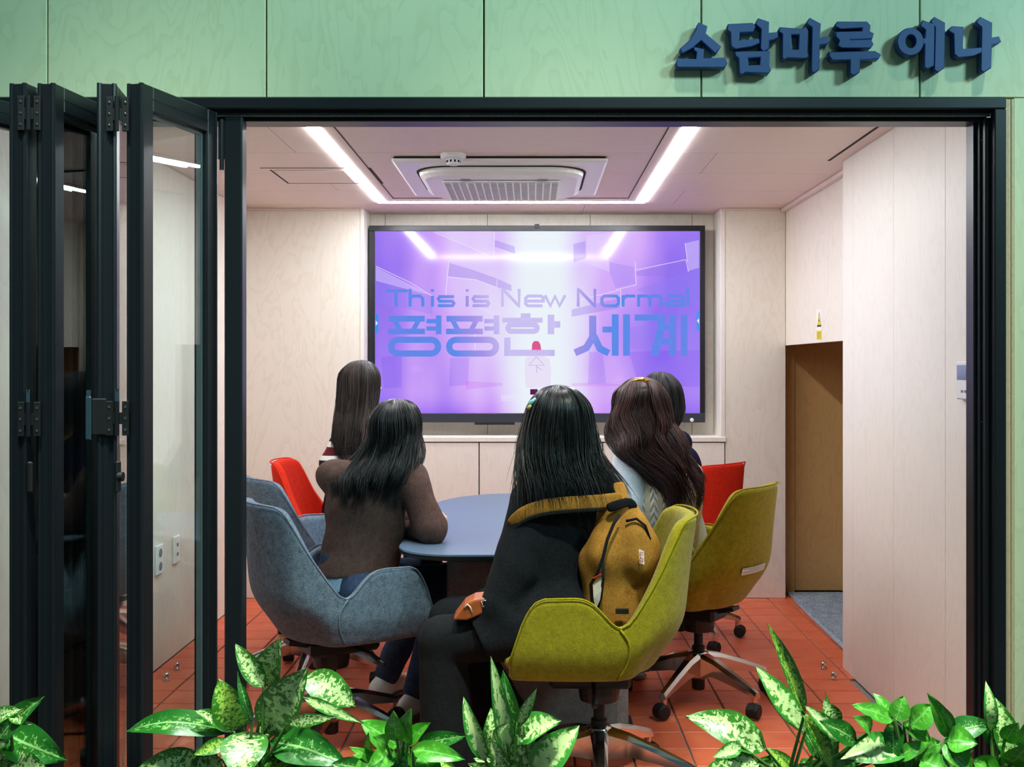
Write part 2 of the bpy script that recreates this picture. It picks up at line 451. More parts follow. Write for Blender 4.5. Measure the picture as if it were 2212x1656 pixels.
# folding door leaves, stacked open at the left
LH = EYE + 0.726; LB = 0.02
def leaf_door(i, near, far, label, dark):
    n_, f_ = Vector((near[0], near[1], 0)), Vector((far[0], far[1], 0)); L = (f_ - n_).length
    ang = math.atan2(f_.y - n_.y, f_.x - n_.x)
    r = empty('folding_door', (n_.x, n_.y, 0), label, 'door', 'black framed leaves of the folding door', rz=ang)
    T = 0.023
    def pt(name, mb, m, smooth=False, par=None): 
        o = mb.build(name, m, None, smooth); o.parent = par or r; return o
    for k, (xa, xb) in enumerate(((0.0, 0.05), (L - 0.05, L))):
        mb = MB().box(xa, xb, -T + 0.004, T - 0.004, LB, LH - 0.003)
        e = xa if k == 0 else xb
        s_ = 1 if k == 0 else -1
        for yy in (-T + 0.005, T - 0.005):
            mb.tube([(e + s_ * 0.004, yy, LB), (e + s_ * 0.004, yy, LH)], 0.0065, 8)
        mb.box(min(e + s_ * 0.004, e + s_ * 0.046), max(e + s_ * 0.004, e + s_ * 0.046), -T, T, LB, LH, 0.002)
        mb.box(min(e - s_ * 0.003, e + s_ * 0.01), max(e - s_ * 0.003, e + s_ * 0.01), -0.007, 0.007, LB, LH - 0.006)
        pt('stile', mb, A)
    for (za, zb) in ((LB, LB + 0.07), (LH - 0.065, LH)):
        pt('rail', MB().box(0.046, L - 0.046, -T, T, za, zb, 0.002).box(0.046, L - 0.046, -T - 0.001, T + 0.001, (za + zb) / 2 - 0.001, (za + zb) / 2 + 0.001), A)
    gx0, gx1, gz0, gz1 = 0.05, L - 0.05, LB + 0.07, LH - 0.065
    for yy in (-0.012, 0.009):
        pt('pane', MB().box(gx0, gx1, yy, yy + 0.004, gz0, gz1), M['dark_pane'] if dark else M['glass'])
    mb = MB()
    for (xa, xb) in ((gx0, gx0 + 0.008), (gx1 - 0.008, gx1)): mb.box(xa, xb, -0.0075, 0.0085, gz0, gz1)
    mb.box(gx0 + 0.008, gx1 - 0.008, -0.0075, 0.0085, gz1 - 0.008, gz1)
    pt('spacer_bar', mb, M['grey_pl'])
    return r
M['dark_pane'] = plain('added_dark_infill', srgb(6, 14, 30), 0.04, 0, 0.6, 0.0)  # opaque infill added so the glass in front of it looks dark blue
Yn, Yf = 2.735, 3.06
LV = [leaf_door(0, (-1.56, Yn), (-1.40, Yf), 'leftmost folding door leaf, cut off by the edge of the photo', 0),
      leaf_door(1, (-1.3226, Yn), (-1.265, Yf), 'first full folding door leaf from the left, seen edge on', 1),
      leaf_door(2, (-1.25, Yn), (-1.205, Yf), 'second folding door leaf from the left, dark blue behind its glass', 0),
      leaf_door(3, (-1.094, Yn), (-1.150, Yf), 'folding door leaf seen edge on beside the narrow gap', 0),
      leaf_door(4, (-1.022, Yn), (-0.925, Yf), 'rightmost folding door leaf with sockets seen through its glass', 0)]
# hinges between the near edges: plates, barrel, screws; each belongs to the leaf at its left
def hinge(par, x0, x1, zc, h=0.088, pin=False, knob=False, Y=Yn):
    w_ = (x1 - x0); loc = absloc(par)
    rot = Matrix.Rotation(-par.rotation_euler.z, 4, 'Z')
    xm = (x0 + x1) / 2
    def put(mb, name, m, parent):
        me = bpy.data.meshes.new(name)
        me.from_pydata([rot @ (Vector(p) - loc) for p in mb.v], [], mb.f); return link(name, me, m, parent)
    mb = MB()
    for (a, b) in ((x0, xm - 0.012), (xm + 0.012, x1)): mb.box(a, b, Y - 0.012, Y - 0.004, zc - h / 2, zc + h / 2, 0.001)
    mb.box(xm - 0.016, xm + 0.016, Y - 0.010, Y - 0.006, zc - h * 0.17, zc + h * 0.17)
    h_ = put(mb, 'hinge', M['black_alu2'], par)
    mb = MB().tube([(xm, Y - 0.014, zc - h / 2), (xm, Y - 0.014, zc + h / 2)], 0.0058, 10)
    put(mb, 'barrel', A, h_)
    for sx in (x0 + 0.008, x1 - 0.008):
        for k in (-1, 0, 1):
            put(MB().lathe([(0.0034, 0), (0.0034, 0.0012), (0.002, 0.0018)], (sx, Y - 0.012, zc + k * h * 0.33), 8, 'y'), 'screw', M['steel'], h_)
    if pin:
        put(MB().tube([(xm, Y - 0.014, zc + h / 2), (xm, Y - 0.014, zc + h / 2 + 0.024), (xm, Y - 0.014, zc + h / 2 + 0.032)], [0.0055, 0.0055, 0.0068], 10), 'pin', M['steel'], h_)
XH = lambda px: (px - 1150) * Yn / F
hinge(LV[1], XH(42), XH(91), EYE + 545 / 843)
hinge(LV[1], XH(42), XH(91), EYE - 115 / 843, pin=True)
hinge(LV[3], XH(233), XH(281), EYE + 543 / 843)
hinge(LV[3], XH(233), XH(281), EYE - 113 / 843, pin=True)
# bolt with a bright sleeve beside the middle hinge, small locks, hinge to the mullion
def leafpart(par, name, mb, m):
    loc = absloc(par); rot = Matrix.Rotation(-par.rotation_euler.z, 4, 'Z')
    me = bpy.data.meshes.new(name); me.from_pydata([rot @ (Vector(p) - loc) for p in mb.v], [], mb.f); return link(name, me, m, par)
za, zb = EYE - (949 - 790) / 843, EYE - (842 - 790) / 843
leafpart(LV[3], 'bolt_sleeve', MB().box(XH(190), XH(203), Yn - 0.02, Yn - 0.004, za, zb - 0.016, 0.003).tube([(XH(196), Yn - 0.012, zb - 0.018), (XH(196), Yn - 0.012, zb)], 0.007, 10), M['steel'])
leafpart(LV[3], 'bolt_plate', MB().box(XH(203), XH(233), Yn - 0.012, Yn - 0.004, za + 0.012, zb - 0.022, 0.002), M['black_alu2'])
zl = EYE - (1030 - 790) / 843
leafpart(LV[3], 'lock', MB().box(XH(250), XH(256), Yn - 0.006, Yn + 0.02, zl - 0.04, zl + 0.04, 0.003).tube([(XH(254), Yn + 0.004, zl), (XH(265), Yn + 0.004, zl)], 0.012, 12), M['black_alu2'])
leafpart(LV[1], 'lock', MB().box(XH(62), XH(74), Yn - 0.014, Yn - 0.002, zl - 0.04, zl + 0.04, 0.004), M['black_alu2'])
leafpart(LV[4], 'mullion_hinge', MB().tube([WP(479, 258, YF - 0.01), WP(479, 367, YF - 0.01)], 0.0065, 10).box((473 - 1150) / 750, (486 - 1150) / 750, YF - 0.008, YF - 0.002, zf(345, YF), zf(262, YF)), A)
# ================================================================== FIXED THINGS IN THE ROOM
# LED line: one closed rectangle of four lengths
lt = empty('linear_ceiling_light', (-0.12, 4.85, CEIL), 'bright white LED line set in a rectangle on the wooden ceiling', 'ceiling light')
LX0, LX1, LY0, LY1, LW = -0.865, 0.628, 3.73, 5.985, 0.052
for nm, b in (('diffuser', (LX0, LX0 + LW, LY0, LY1)), ('diffuser', (LX1 - LW, LX1, LY0, LY1)),
              ('diffuser', (LX0 + LW, LX1 - LW, LY1 - LW, LY1)), ('diffuser', (LX0 + LW, LX1 - LW, LY0, LY0 + LW))):
    box(nm, b[0], b[1], b[2], b[3], CEIL - 0.006, CEIL - 0.001, M['led'], lt)
CH = 0.05
for b in ((LX0 + LW, LX0 + LW + CH, LY0 + LW, LY1 - LW), (LX1 - LW - CH, LX1 - LW, LY0 + LW, LY1 - LW), (LX0 + LW + CH, LX1 - LW - CH, LY1 - LW - CH - 0.05, LY1 - LW)):
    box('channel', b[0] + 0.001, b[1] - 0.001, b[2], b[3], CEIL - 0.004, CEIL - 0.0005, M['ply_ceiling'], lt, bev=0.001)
for b in ((LX0 + LW + CH, LX0 + LW + CH + 0.003, LY0 + LW, LY1 - LW - CH - 0.05), (LX1 - LW - CH - 0.003, LX1 - LW - CH, LY0 + LW, LY1 - LW - CH - 0.05), (LX0 + LW + CH, LX1 - LW - CH, LY1 - LW - CH - 0.056, LY1 - LW - CH - 0.05)):
    box('shadow_gap', b[0], b[1], b[2], b[3], CEIL - 0.002, CEIL - 0.0003, M['dark_gap'], lt)

# ceiling cassette air conditioner
AXc, AYc = -0.143, 5.14; h2 = 0.475
ac = empty('ceiling_air_conditioner', (AXc, AYc, CEIL), 'white ceiling cassette air conditioner with a louvred intake grille', 'air conditioner')
def sq_ring(h, z, r, n=6, cx=AXc, cy=AYc, hy=None):
    hy = hy or h; P = []
    for (sx, sy, a0) in ((1, 1, 0), (-1, 1, 90), (-1, -1, 180), (1, -1, 270)):
        for k in range(n + 1):
            a = math.radians(a0 + 90 * k / n)
            P.append((cx + sx * (h - r) + r * math.cos(a), cy + sy * (hy - r) + r * math.sin(a), z))
    return P
def ringloft(rings, name, m, par, cap=True, smooth=False):
    mb = MB().grid(rings, True); n = len(rings[0])
    if cap: mb.f.append(tuple(range((len(rings) - 1) * n, len(rings) * n))[::-1])
    return mb.build(name, m, par, smooth)
box('shadow_gap', AXc - h2 + 0.01, AXc + h2 - 0.01, AYc - h2 + 0.01, AYc + h2 - 0.01, CEIL - 0.012, CEIL - 0.0005, M['dark_gap'], ac)
ringloft([sq_ring(h2, CEIL - 0.010, 0.012), sq_ring(h2, CEIL - 0.020, 0.012), sq_ring(h2 - 0.012, CEIL - 0.026, 0.012), sq_ring(0.385, CEIL - 0.026, 0.16)], 'panel_frame', M['white_pl'], ac)
ringloft([sq_ring(0.392, CEIL - 0.026, 0.17), sq_ring(0.39, CEIL - 0.030, 0.17)], 'louvre_slot', M['dark_gap'], ac)
ringloft([sq_ring(0.38, CEIL - 0.028, 0.16), sq_ring(0.375, CEIL - 0.048, 0.155), sq_ring(0.35, CEIL - 0.062, 0.13), sq_ring(0.28, CEIL - 0.070, 0.05)], 'intake_panel', M['white_pl'], ac, smooth=False)
gx, gy = 0.265, 0.265
box('intake', AXc - gx, AXc + gx, AYc - gy, AYc + gy, CEIL - 0.073, CEIL - 0.068, plain('grille_shadow', srgb(70, 70, 72), 0.8), ac, bev=0.002)
for i in range(16):
    x = AXc - gx + (i + 0.0) * 2 * gx / 15
    box('grille_rib', x - 0.0035, x + 0.0035, AYc - gy, AYc + gy, CEIL - 0.082, CEIL - 0.072, M['white_pl'], ac)
for i in range(23):
    y = AYc - gy + i * 2 * gy / 22
    box('grille_slat', AXc - gx, AXc + gx, y - 0.0045, y + 0.0045, CEIL - 0.079, CEIL - 0.0725, M['white_pl'], ac)
for x in (-0.16, 0.19): box('latch', AXc + x - 0.02, AXc + x + 0.02, AYc - gy - 0.025, AYc - gy - 0.012, CEIL - 0.075, CEIL - 0.068, M['grey_pl'], ac)

# smoke detector
sm = empty('smoke_detector', (-0.343, 4.62, CEIL), 'small round white smoke detector in front of the air conditioner', 'smoke detector')
c = (-0.343, 4.62, CEIL)
MB().lathe([(0.056, -0.0005), (0.056, -0.016), (0.050, -0.022), (0.03, -0.023)], c, 28).build('base', M['white_pl'], sm)
MB().lathe([(0.029, -0.023), (0.029, -0.044), (0.024, -0.048), (0.01, -0.049)], c, 20).build('sensor_cage', M['white_pl'], sm)
for k in range(10):
    a = 2 * math.pi * k / 10
    MB().bar((c[0] + 0.0285 * math.cos(a), c[1] + 0.0285 * math.sin(a), CEIL - 0.039), (c[0] + 0.0285 * math.cos(a), c[1] + 0.0285 * math.sin(a), CEIL - 0.029), 0.008, 0.004, up=(math.cos(a), math.sin(a), 0)).build('slot', M['dark_gap'], sm)

# access hatch cut into the ceiling
ht = empty('ceiling_hatch', (-1.03, 5.15, CEIL), 'square access hatch outlined by a dark gap left of the LED line', 'hatch')
hx0, hx1, hy0, hy1, gp = -1.262, -0.75, 4.94, 5.36, 0.008
for b in ((hx0, hx1, hy0, hy0 + gp), (hx0 + 0.03, LX0 - 0.0, hy1 - gp, hy1), (hx0 + 0.03, hx0 + 0.03 + gp, hy0 + 0.05, hy1 - gp), (hx1 - gp, hx1, hy0 + gp, hy1)):
    box('gap', b[0], b[1], b[2], b[3], CEIL - 0.0016, CEIL - 0.0004, M['dark_gap'], ht)
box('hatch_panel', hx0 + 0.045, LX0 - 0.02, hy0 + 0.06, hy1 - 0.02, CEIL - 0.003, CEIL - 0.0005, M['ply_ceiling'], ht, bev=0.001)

# built-in cabinets below the screen with one long worktop
CT = 0.945
wt = props(box('worktop', AX0 - 0.02, AX1 + 0.03, YB - 0.012, YA - 0.002, CT - 0.028, CT, M['white_lam'], bev=0.002), 'pale wooden worktop running below the wall screen', 'worktop')
cx = [-1.004, -0.311, 0.411, 1.124]
nm = ['left', 'middle', 'right']
for i in range(3):
    c_ = empty('cabinet', ((cx[i] + cx[i + 1]) / 2, YB, 0.01), ('pale cabinet below the screen behind the brown sweater', 'pale cabinet below the screen in the middle behind the table', 'pale cabinet below the screen beside the right pier')[i], 'cabinet', 'built-in cabinets below the screen')
    box('body', cx[i] + 0.003, cx[i + 1] - 0.003, YB + 0.012, YA - 0.003, 0.006, CT - 0.03, M['dark_gap'], c_)
    box('door', cx[i] + 0.003, cx[i + 1] - 0.003, YB - 0.006, YB + 0.012, 0.03, CT - 0.034, M['white_lam'], c_, bev=0.0015)

# the big screen
YT = 6.353
tv = empty('wall_screen', (0.028, YT, 1.2), 'large black framed flat screen showing a purple picture with blue lettering', 'screen')
def T(px, py, d=0.0): return WP(px, py, YT - d)
def tbox(name, a, b, c, d, y0, y1, m, bev=0.0):
    p, q = WP(a, d, YT), WP(c, b, YT)
    return box(name, p.x, q.x, YT + y0, YT + y1, p.z, q.z, m, tv, bev)
bez = plain('black_bezel', srgb(22, 24, 32), 0.35)
tbox('back_case', 799, 489, 1521, 910, 0.012, 0.10, bez)
tbox('bezel', 797, 487, 1523, 499, -0.004, 0.02, bez, 0.002); tbox('bezel', 797, 499, 810, 892, -0.004, 0.02, bez, 0.002); tbox('bezel', 1512, 499, 1523, 892, -0.004, 0.02, bez, 0.002)
tbox('lower_bezel', 797, 892, 1523, 912, -0.010, 0.02, plain('dark_grey_bezel', srgb(48, 52, 62), 0.4), 0.003)
tbox('camera', 1155, 484, 1165, 493, -0.008, 0.0, M['plastic'], 0.001)
tbox('sensor_bar', 1025, 912, 1112, 917, -0.006, 0.02, M['plastic'], 0.001)
MB().lathe([(0.0115, 0.0), (0.0115, 0.003), (0.009, 0.006)], WP(1494.5, 906.5, YT - 0.009), 16, 'y').build('power_button', M['white_pl'], tv)
tbox('port', 1466, 904, 1475, 909, -0.011, -0.009, M['rubber'])

SE = 0.95
def screen_mat(name, fn, k=SE, alpha=1.0):
    s = N(name); s.base((0.0, 0.0, 0.0, 1)); s.set(0.08, 0, 0.5)
    c = fn(s)
    if hasattr(c, 'is_linked'): s.l(c, s.b.inputs['Emission Color'])
    else: s.b.inputs['Emission Color'].default_value = c
    s.b.inputs['Emission Strength'].default_value = k
    if alpha < 1: s.b.inputs['Alpha'].default_value = alpha
    return s.m
def sc_pic(s):
    tc = s.n('ShaderNodeTexCoord'); sp = s.n('ShaderNodeSeparateXYZ'); s.l(tc.outputs['Object'], sp.inputs[0])
    x, z = sp.outputs[0], sp.outputs[2]                      # metres from the screen's centre
    nz = s.noise(s.coords('Object', (1.0, 1, 0.35)), 2.2, 2)
    side = s.math('ABSOLUTE', s.math('SUBTRACT', x, 0.03))
    t = s.math('ADD', s.math('MULTIPLY', side, 0.55), s.math('MULTIPLY', s.math('SUBTRACT', nz, 0.5), 1.1))
    up = s.ramp(t, [(0.0, srgb(232, 220, 255)), (0.22, srgb(216, 174, 255)), (0.42, srgb(182, 140, 250)), (0.62, srgb(150, 116, 246))])
    lo = s.ramp(s.math('ADD', s.math('MULTIPLY', side, 0.7), s.math('MULTIPLY', s.math('SUBTRACT', nz, 0.5), 1.0)), [(0.0, srgb(236, 226, 255)), (0.2, srgb(206, 132, 255)), (0.38, srgb(132, 62, 246)), (0.62, srgb(104, 70, 238))])
    fl_ = s.ramp(s.math('ADD', side, s.math('MULTIPLY', nz, 0.2)), [(0.05, srgb(250, 240, 255)), (0.35, srgb(206, 150, 255)), (0.9, srgb(172, 122, 250))])
    mr = s.n('ShaderNodeMapRange', interpolation_type='SMOOTHSTEP'); s.l(z, mr.inputs[0]); mr.inputs[1].default_value = 0.02; mr.inputs[2].default_value = -0.26
    c = s.mix(mr.outputs[0], up, lo)
    m2 = s.n('ShaderNodeMapRange', interpolation_type='SMOOTHSTEP'); s.l(s.math('ADD', z, s.math('MULTIPLY', side, 0.05)), m2.inputs[0]); m2.inputs[1].default_value = -0.37; m2.inputs[2].default_value = -0.47
    c = s.mix(m2.outputs[0], c, fl_)
    m3 = s.n('ShaderNodeMapRange', interpolation_type='SMOOTHSTEP'); s.l(side, m3.inputs[0]); m3.inputs[1].default_value = 0.30; m3.inputs[2].default_value = 0.07
    return s.mix(m3.outputs[0], c, srgb(240, 248, 255))
scr = MB().box(WP(809, 0, YT).x, WP(1513, 0, YT).x, YT + 0.004, YT + 0.012, WP(0, 893, YT).z, WP(0, 497, YT).z).build('display', screen_mat('screen_picture', sc_pic), tv)
# shards of the picture: flat translucent shapes printed on the display
def poly(name, pts, m, d=0.0, par=None, tf=None):
    tf = tf or (lambda p: WP(780 + p[0] * 0.35262, 460 + p[1] * 0.35262, YT - d + 0.004))
    P = [tf(p) for p in pts]; return MB().add(P, [tuple(range(len(P)))]).build(name, m, par or tv)
sh1 = screen_mat('shard_light', lambda s: srgb(236, 222, 255), SE, 0.35)
sh2 = screen_mat('shard_dark', lambda s: srgb(150, 120, 235), SE, 0.40)
sh3 = screen_mat('shard_blue', lambda s: srgb(140, 130, 245), SE, 0.30)
line = screen_mat('shard_edge', lambda s: srgb(246, 238, 255), SE, 0.7)
shards = [(sh1, [(450, 112), (820, 112), (812, 272)]), (sh2, [(820, 165), (940, 205), (945, 250), (818, 205)]), (sh2, [(540, 305), (690, 350), (830, 400), (920, 440), (922, 478), (835, 455), (700, 405), (532, 388)]),
          (sh3, [(90, 430), (210, 418), (430, 500), (440, 620), (250, 580), (90, 540)]), (sh1, [(90, 330), (430, 505), (90, 415)]), (sh2, [(1300, 190), (1375, 172), (1378, 280), (1302, 300)]),
          (sh1, [(1380, 140), (1520, 120), (1520, 360), (1385, 310)]), (sh3, [(1520, 300), (1670, 330), (1680, 430), (1560, 460), (1525, 370)]), (sh2, [(1680, 360), (1990, 285), (1980, 360), (1860, 385), (1690, 385)]),
          (sh1, [(1985, 185), (2070, 165), (2070, 335), (2005, 355)]), (sh2, [(1290, 590), (1590, 520), (1590, 580), (1290, 635)]), (sh3, [(1680, 470), (2070, 340), (2070, 560), (1880, 520)]),
          (sh2, [(110, 545), (200, 575), (180, 640), (90, 800)]), (sh3, [(1640, 700), (2075, 640), (2075, 840), (1650, 830)]), (sh1, [(700, 570), (920, 620), (1020, 690), (820, 640)])]
for i, (m_, p) in enumerate(shards): poly('picture_shape', p, m_, 0.0004 + 0.00004 * i)
sh4 = screen_mat('shard_violet', lambda s: srgb(84, 56, 236), SE, 0.20); sh5 = screen_mat('shard_magenta', lambda s: srgb(204, 60, 236), SE, 0.22)
for i, (m_, p) in enumerate([(sh4, [(545, 885), (662, 885), (655, 1052), (540, 1062)]), (sh4, [(1398, 850), (1482, 850), (1500, 1040), (1390, 1046)]), (sh4, [(120, 880), (250, 872), (250, 1068), (140, 1074)]), (sh5, [(640, 1030), (868, 1040), (868, 1056), (640, 1080)]), (sh5, [(1290, 1042), (1480, 1040), (1700, 1058), (1290, 1060)]), (sh4, [(1640, 850), (2072, 838), (2072, 1065), (1700, 1056)])]): poly('picture_shape', p, m_, 0.0003 + 0.00003 * i)
def strokes(lst, tf, mb, w_default):
    for st in lst:
        pts, w_ = (st, w_default) if not isinstance(st, tuple) else st
        closed = pts[0] == pts[-1] and len(pts) > 2
        P = pts[:-1] if closed else pts; n = len(P); L, R = [], []
        for i in range(n):
            if closed: a, b, c = Vector(P[i - 1]), Vector(P[i]), Vector(P[(i + 1) % n])
            else: a, b, c = Vector(P[max(i - 1, 0)]), Vector(P[i]), Vector(P[min(i + 1, n - 1)])
            d1 = (b - a); d2 = (c - b)
            if d1.length == 0: d1 = d2
            if d2.length == 0: d2 = d1
            d1.normalize(); d2.normalize(); n1 = Vector((-d1.y, d1.x)); n2 = Vector((-d2.y, d2.x)); m_ = (n1 + n2)
            m_ = m_.normalized() if m_.length > 1e-4 else n1
            k = min(1.6, 1 / max(0.3, m_.dot(n1)))
            L.append(b + m_ * w_ / 2 * k); R.append(b - m_ * w_ / 2 * k)
        vs_ = [tf(p) for p in L] + [tf(p) for p in R]; fs = []
        for i in range(n if closed else n - 1):
            j = (i + 1) % n; fs.append((i, j, n + j, n + i))
        mb.add(vs_, fs)
def stadium(x0, x1, y0, y1, n=8):
    r = (y1 - y0) / 2; P = []
    for k in range(n + 1): a = math.radians(90 + 180 * k / n); P.append((x0 + r + r * math.cos(a), (y0 + y1) / 2 - r * math.sin(a)))
    for k in range(n + 1): a = math.radians(-90 + 180 * k / n); P.append((x1 - r + r * math.cos(a), (y0 + y1) / 2 - r * math.sin(a)))
    return P + [P[0]]
def sh_(x): return [[(570 + x, 512), (482 + x, 512), (473 + x, 525), (482 + x, 540), (560 + x, 540), (569 + x, 553), (560 + x, 567), (470 + x, 567)], [(437 + x, 507), (437 + x, 573)], ([(437 + x, 466), (437 + x, 482)], 18)]
def bigN(x): return [[(866 + x, 573), (866 + x, 468), (875 + x, 474), (960 + x, 562), (968 + x, 570), (968 + x, 464)]]
en = [[(150, 476), (285, 476)], [(212, 476), (215, 573)], [(300, 464), (300, 573)], [(300, 520), (318, 508), (360, 508), (378, 524), (378, 573)]] + sh_(0) + sh_(213) + bigN(0) + bigN(464) + [
    [(1012, 539), (1116, 539), (1116, 522), (1104, 508), (1022, 508), (1008, 522), (1008, 556), (1022, 568), (1112, 568)], [(1126, 503), (1160, 568), (1188, 510), (1216, 568), (1250, 503)],
    [(1490, 508), (1562, 508), (1577, 522), (1577, 554), (1562, 568), (1490, 568), (1475, 554), (1475, 522), (1490, 508)], [(1605, 573), (1605, 503)], [(1605, 526), (1624, 508), (1680, 508)],
    [(1700, 573), (1700, 508), (1755, 508), (1770, 522), (1770, 573)], [(1770, 522), (1780, 508), (1824, 508), (1838, 522), (1838, 573)],
    [(1880, 508), (1960, 508), (1974, 522), (1974, 568), (1880, 568), (1868, 556), (1880, 539), (1974, 539)], [(2001, 456), (2001, 572)]]
def pyeong(x): return [([(168 + x, 647), (390 + x, 647)], 36), ([(165 + x, 725), (392 + x, 725)], 34), ([(205 + x, 655), (240 + x, 720)], 30), ([(352 + x, 655), (318 + x, 720)], 30), ([(475 + x, 627), (475 + x, 742)], 34), ([(400 + x, 662), (475 + x, 662)], 26), ([(400 + x, 707), (475 + x, 707)], 26), (stadium(184 + x, 472 + x, 776, 860), 38)]
han = [([(1008, 614), (1008, 655)], 60), ([(865, 656), (1112, 656)], 30), (stadium(900, 1078, 684, 724), 32), ([(1163, 622), (1163, 742)], 40), ([(1163, 682), (1220, 682)], 40), ([(896, 762), (896, 856), (1186, 856)], 38)]
segye = [([(1419, 628), (1419, 760), (1380, 825), (1310, 856)], 44), ([(1425, 750), (1462, 830), (1518, 858)], 42), ([(1478, 713), (1555, 713)], 36), ([(1557, 620), (1557, 874)], 42), ([(1626, 620), (1626, 874)], 42),
         ([(1676, 640), (1848, 640)], 38), ([(1842, 622), (1834, 720), (1796, 874)], 48), ([(1830, 698), (1905, 698)], 34), ([(1815, 786), (1905, 786)], 34), ([(1908, 620), (1908, 874)], 42), ([(1979, 620), (1979, 874)], 42)]
def letter_col(s):
    tc = s.n('ShaderNodeTexCoord'); sp = s.n('ShaderNodeSeparateXYZ'); s.l(tc.outputs['Object'], sp.inputs[0])
    side = s.math('ABSOLUTE', s.math('ADD', sp.outputs[0], 0.05))
    return s.ramp(s.math('ADD', side, s.math('MULTIPLY', sp.outputs[2], -0.3)), [(0.04, srgb(206, 196, 246)), (0.20, srgb(168, 150, 238)), (0.36, srgb(96, 142, 238)), (0.9, srgb(106, 136, 236))])
Lm = screen_mat('screen_lettering', letter_col)
TF = lambda d: (lambda p: WP(780 + p[0] * 0.35262, 460 + p[1] * 0.35262, YT + 0.004 - d))
def letters(name, groups, tf, w_, m):
    for g_ in groups: mb = MB(); strokes(g_, tf, mb, w_); o = mb.build(name, m, tv)
letters('title_letter', [en[0:2], en[2:4], en[5:7], en[4:5], en[8:10], en[7:8], en[10:11], en[12:13], en[13:14], en[11:12], en[14:15], en[15:17], en[17:19], en[19:20], en[20:21]], TF(0.0013), 19, Lm)
letters('title_syllable', [pyeong(0), pyeong(355), han, segye[:5], segye[5:]], TF(0.0013), 38, Lm)
sub = lambda p: WP(780 + (858 + (p[0] - 165) * 0.110) * 0.35262, 460 + (1113 + (p[1] - 615) * 0.135) * 0.35262, YT + 0.004 - 0.0013)
letters('subtitle_syllable', [[(p, w_ * 0.55) for (p, w_) in q_] for q_ in (pyeong(0), pyeong(355), han, segye[:5])], sub, 20, screen_mat('subtitle_white', lambda s: srgb(244, 240, 255)))
tab = screen_mat('screen_tab', lambda s: srgb(60, 150, 250)); wht = screen_mat('screen_white', lambda s: srgb(250, 250, 255))
poly('screen_tab', [(88, 618), (98, 618), (106, 630), (106, 722), (98, 736), (88, 736)], tab, 0.001); poly('tab_arrow', [(90, 658), (102, 674), (90, 690)], wht, 0.0014)
poly('screen_tab', [(2072, 600), (2062, 600), (2055, 612), (2055, 706), (2062, 720), (2072, 720)], tab, 0.001); poly('tab_arrow', [(2070, 644), (2058, 660), (2070, 676)], wht, 0.0014)
# small figure seen from behind in the picture
poly('picture_shape', [(1005, 890), (1060, 860), (1095, 860), (1155, 895), (1165, 970), (1158, 1070), (1010, 1070), (1000, 960)], screen_mat('figure_pale', lambda s: srgb(236, 222, 250), SE, 0.75), 0.0011)
poly('picture_shape', [(1045, 845), (1048, 800), (1060, 784), (1085, 784), (1098, 802), (1104, 842), (1075, 848)], screen_mat('figure_red', lambda s: srgb(226, 90, 150)), 0.0013)
mb = MB(); strokes([([(1074, 880), (1028, 932), (1122, 932), (1074, 880)], 6), ([(1076, 935), (1076, 978)], 6), ([(1078, 940), (1106, 962)], 5)], TF(0.0014), mb, 6); mb.build('picture_shape', sh2, tv)
poly('picture_shape', [(1036, 1078), (1082, 1078), (1080, 1112), (1036, 1112)], screen_mat('figure_dark', lambda s: srgb(90, 24, 90)), 0.0012)
letters('picture_line', [[q_] for q_ in [([(450, 118), (812, 272)], 4), ([(818, 118), (812, 272)], 4), ([(538, 298), (516, 520)], 4), ([(532, 392), (700, 408), (830, 455), (835, 400)], 4), ([(90, 325), (300, 425), (440, 510)], 4), ([(1680, 350), (1990, 285), (2005, 360)], 4), ([(1260, 430), (1265, 550), (1590, 470), (1590, 580)], 4), ([(1680, 300), (1685, 440), (1560, 470)], 4), ([(1985, 185), (2000, 300)], 4), ([(698, 700), (698, 860)], 4)]], TF(0.0012), 4, line)

# sign: six raised syllables
sg = empty('sign', (1.2, YF, 2.2), 'dark blue raised Korean lettering mounted on the plywood facade', 'sign')
bl = plain('navy_blue_sign_paint', srgb(16, 62, 122), 0.5, var=0.05)
def syl(shapes):
    cu = bpy.data.curves.new('syllable', 'CURVE'); cu.dimensions = '2D'; cu.fill_mode = 'BOTH'
    for pts in shapes:
        sp = cu.splines.new('POLY'); sp.points.add(len(pts) - 1); sp.use_cyclic_u = True
        for i, p in enumerate(pts):
            q = WP(1440 + p[0] * 0.34901, 20 + p[1] * 0.34901, YF - 0.038); sp.points[i].co = (q.x - 1.2, q.z - 2.2, 0, 1)
    cu.extrude = 0.0135; cu.bevel_depth = 0.0025; cu.bevel_resolution = 1
    t = bpy.data.objects.new('tmp', cu); col.objects.link(t); t.rotation_euler = (math.pi / 2, 0, 0)
    bpy.context.view_layer.update()
    me = bpy.data.meshes.new_from_object(t.evaluated_get(bpy.context.evaluated_depsgraph_get()))
    bpy.data.objects.remove(t); me.name = 'syllable'
    me.transform(Matrix.Translation((0, -0.022, 0)) @ Matrix.Rotation(math.pi / 2, 4, 'X'))
    return link('syllable', me, bl, sg)
def ell_(cx_, cy_, rx, ry, n=28): return [(cx_ + rx * math.cos(2 * math.pi * k / n), cy_ + ry * math.sin(2 * math.pi * k / n)) for k in range(n)]
syl([[(200, 86), (247, 106), (238, 150), (331, 230), (303, 268), (215, 186), (160, 235), (100, 268), (88, 245), (150, 190), (185, 130), (190, 105)],
     [(175, 238), (228, 250), (222, 308), (360, 303), (372, 330), (360, 355), (70, 355), (62, 330), (72, 308), (188, 312), (190, 262), (173, 250)]])
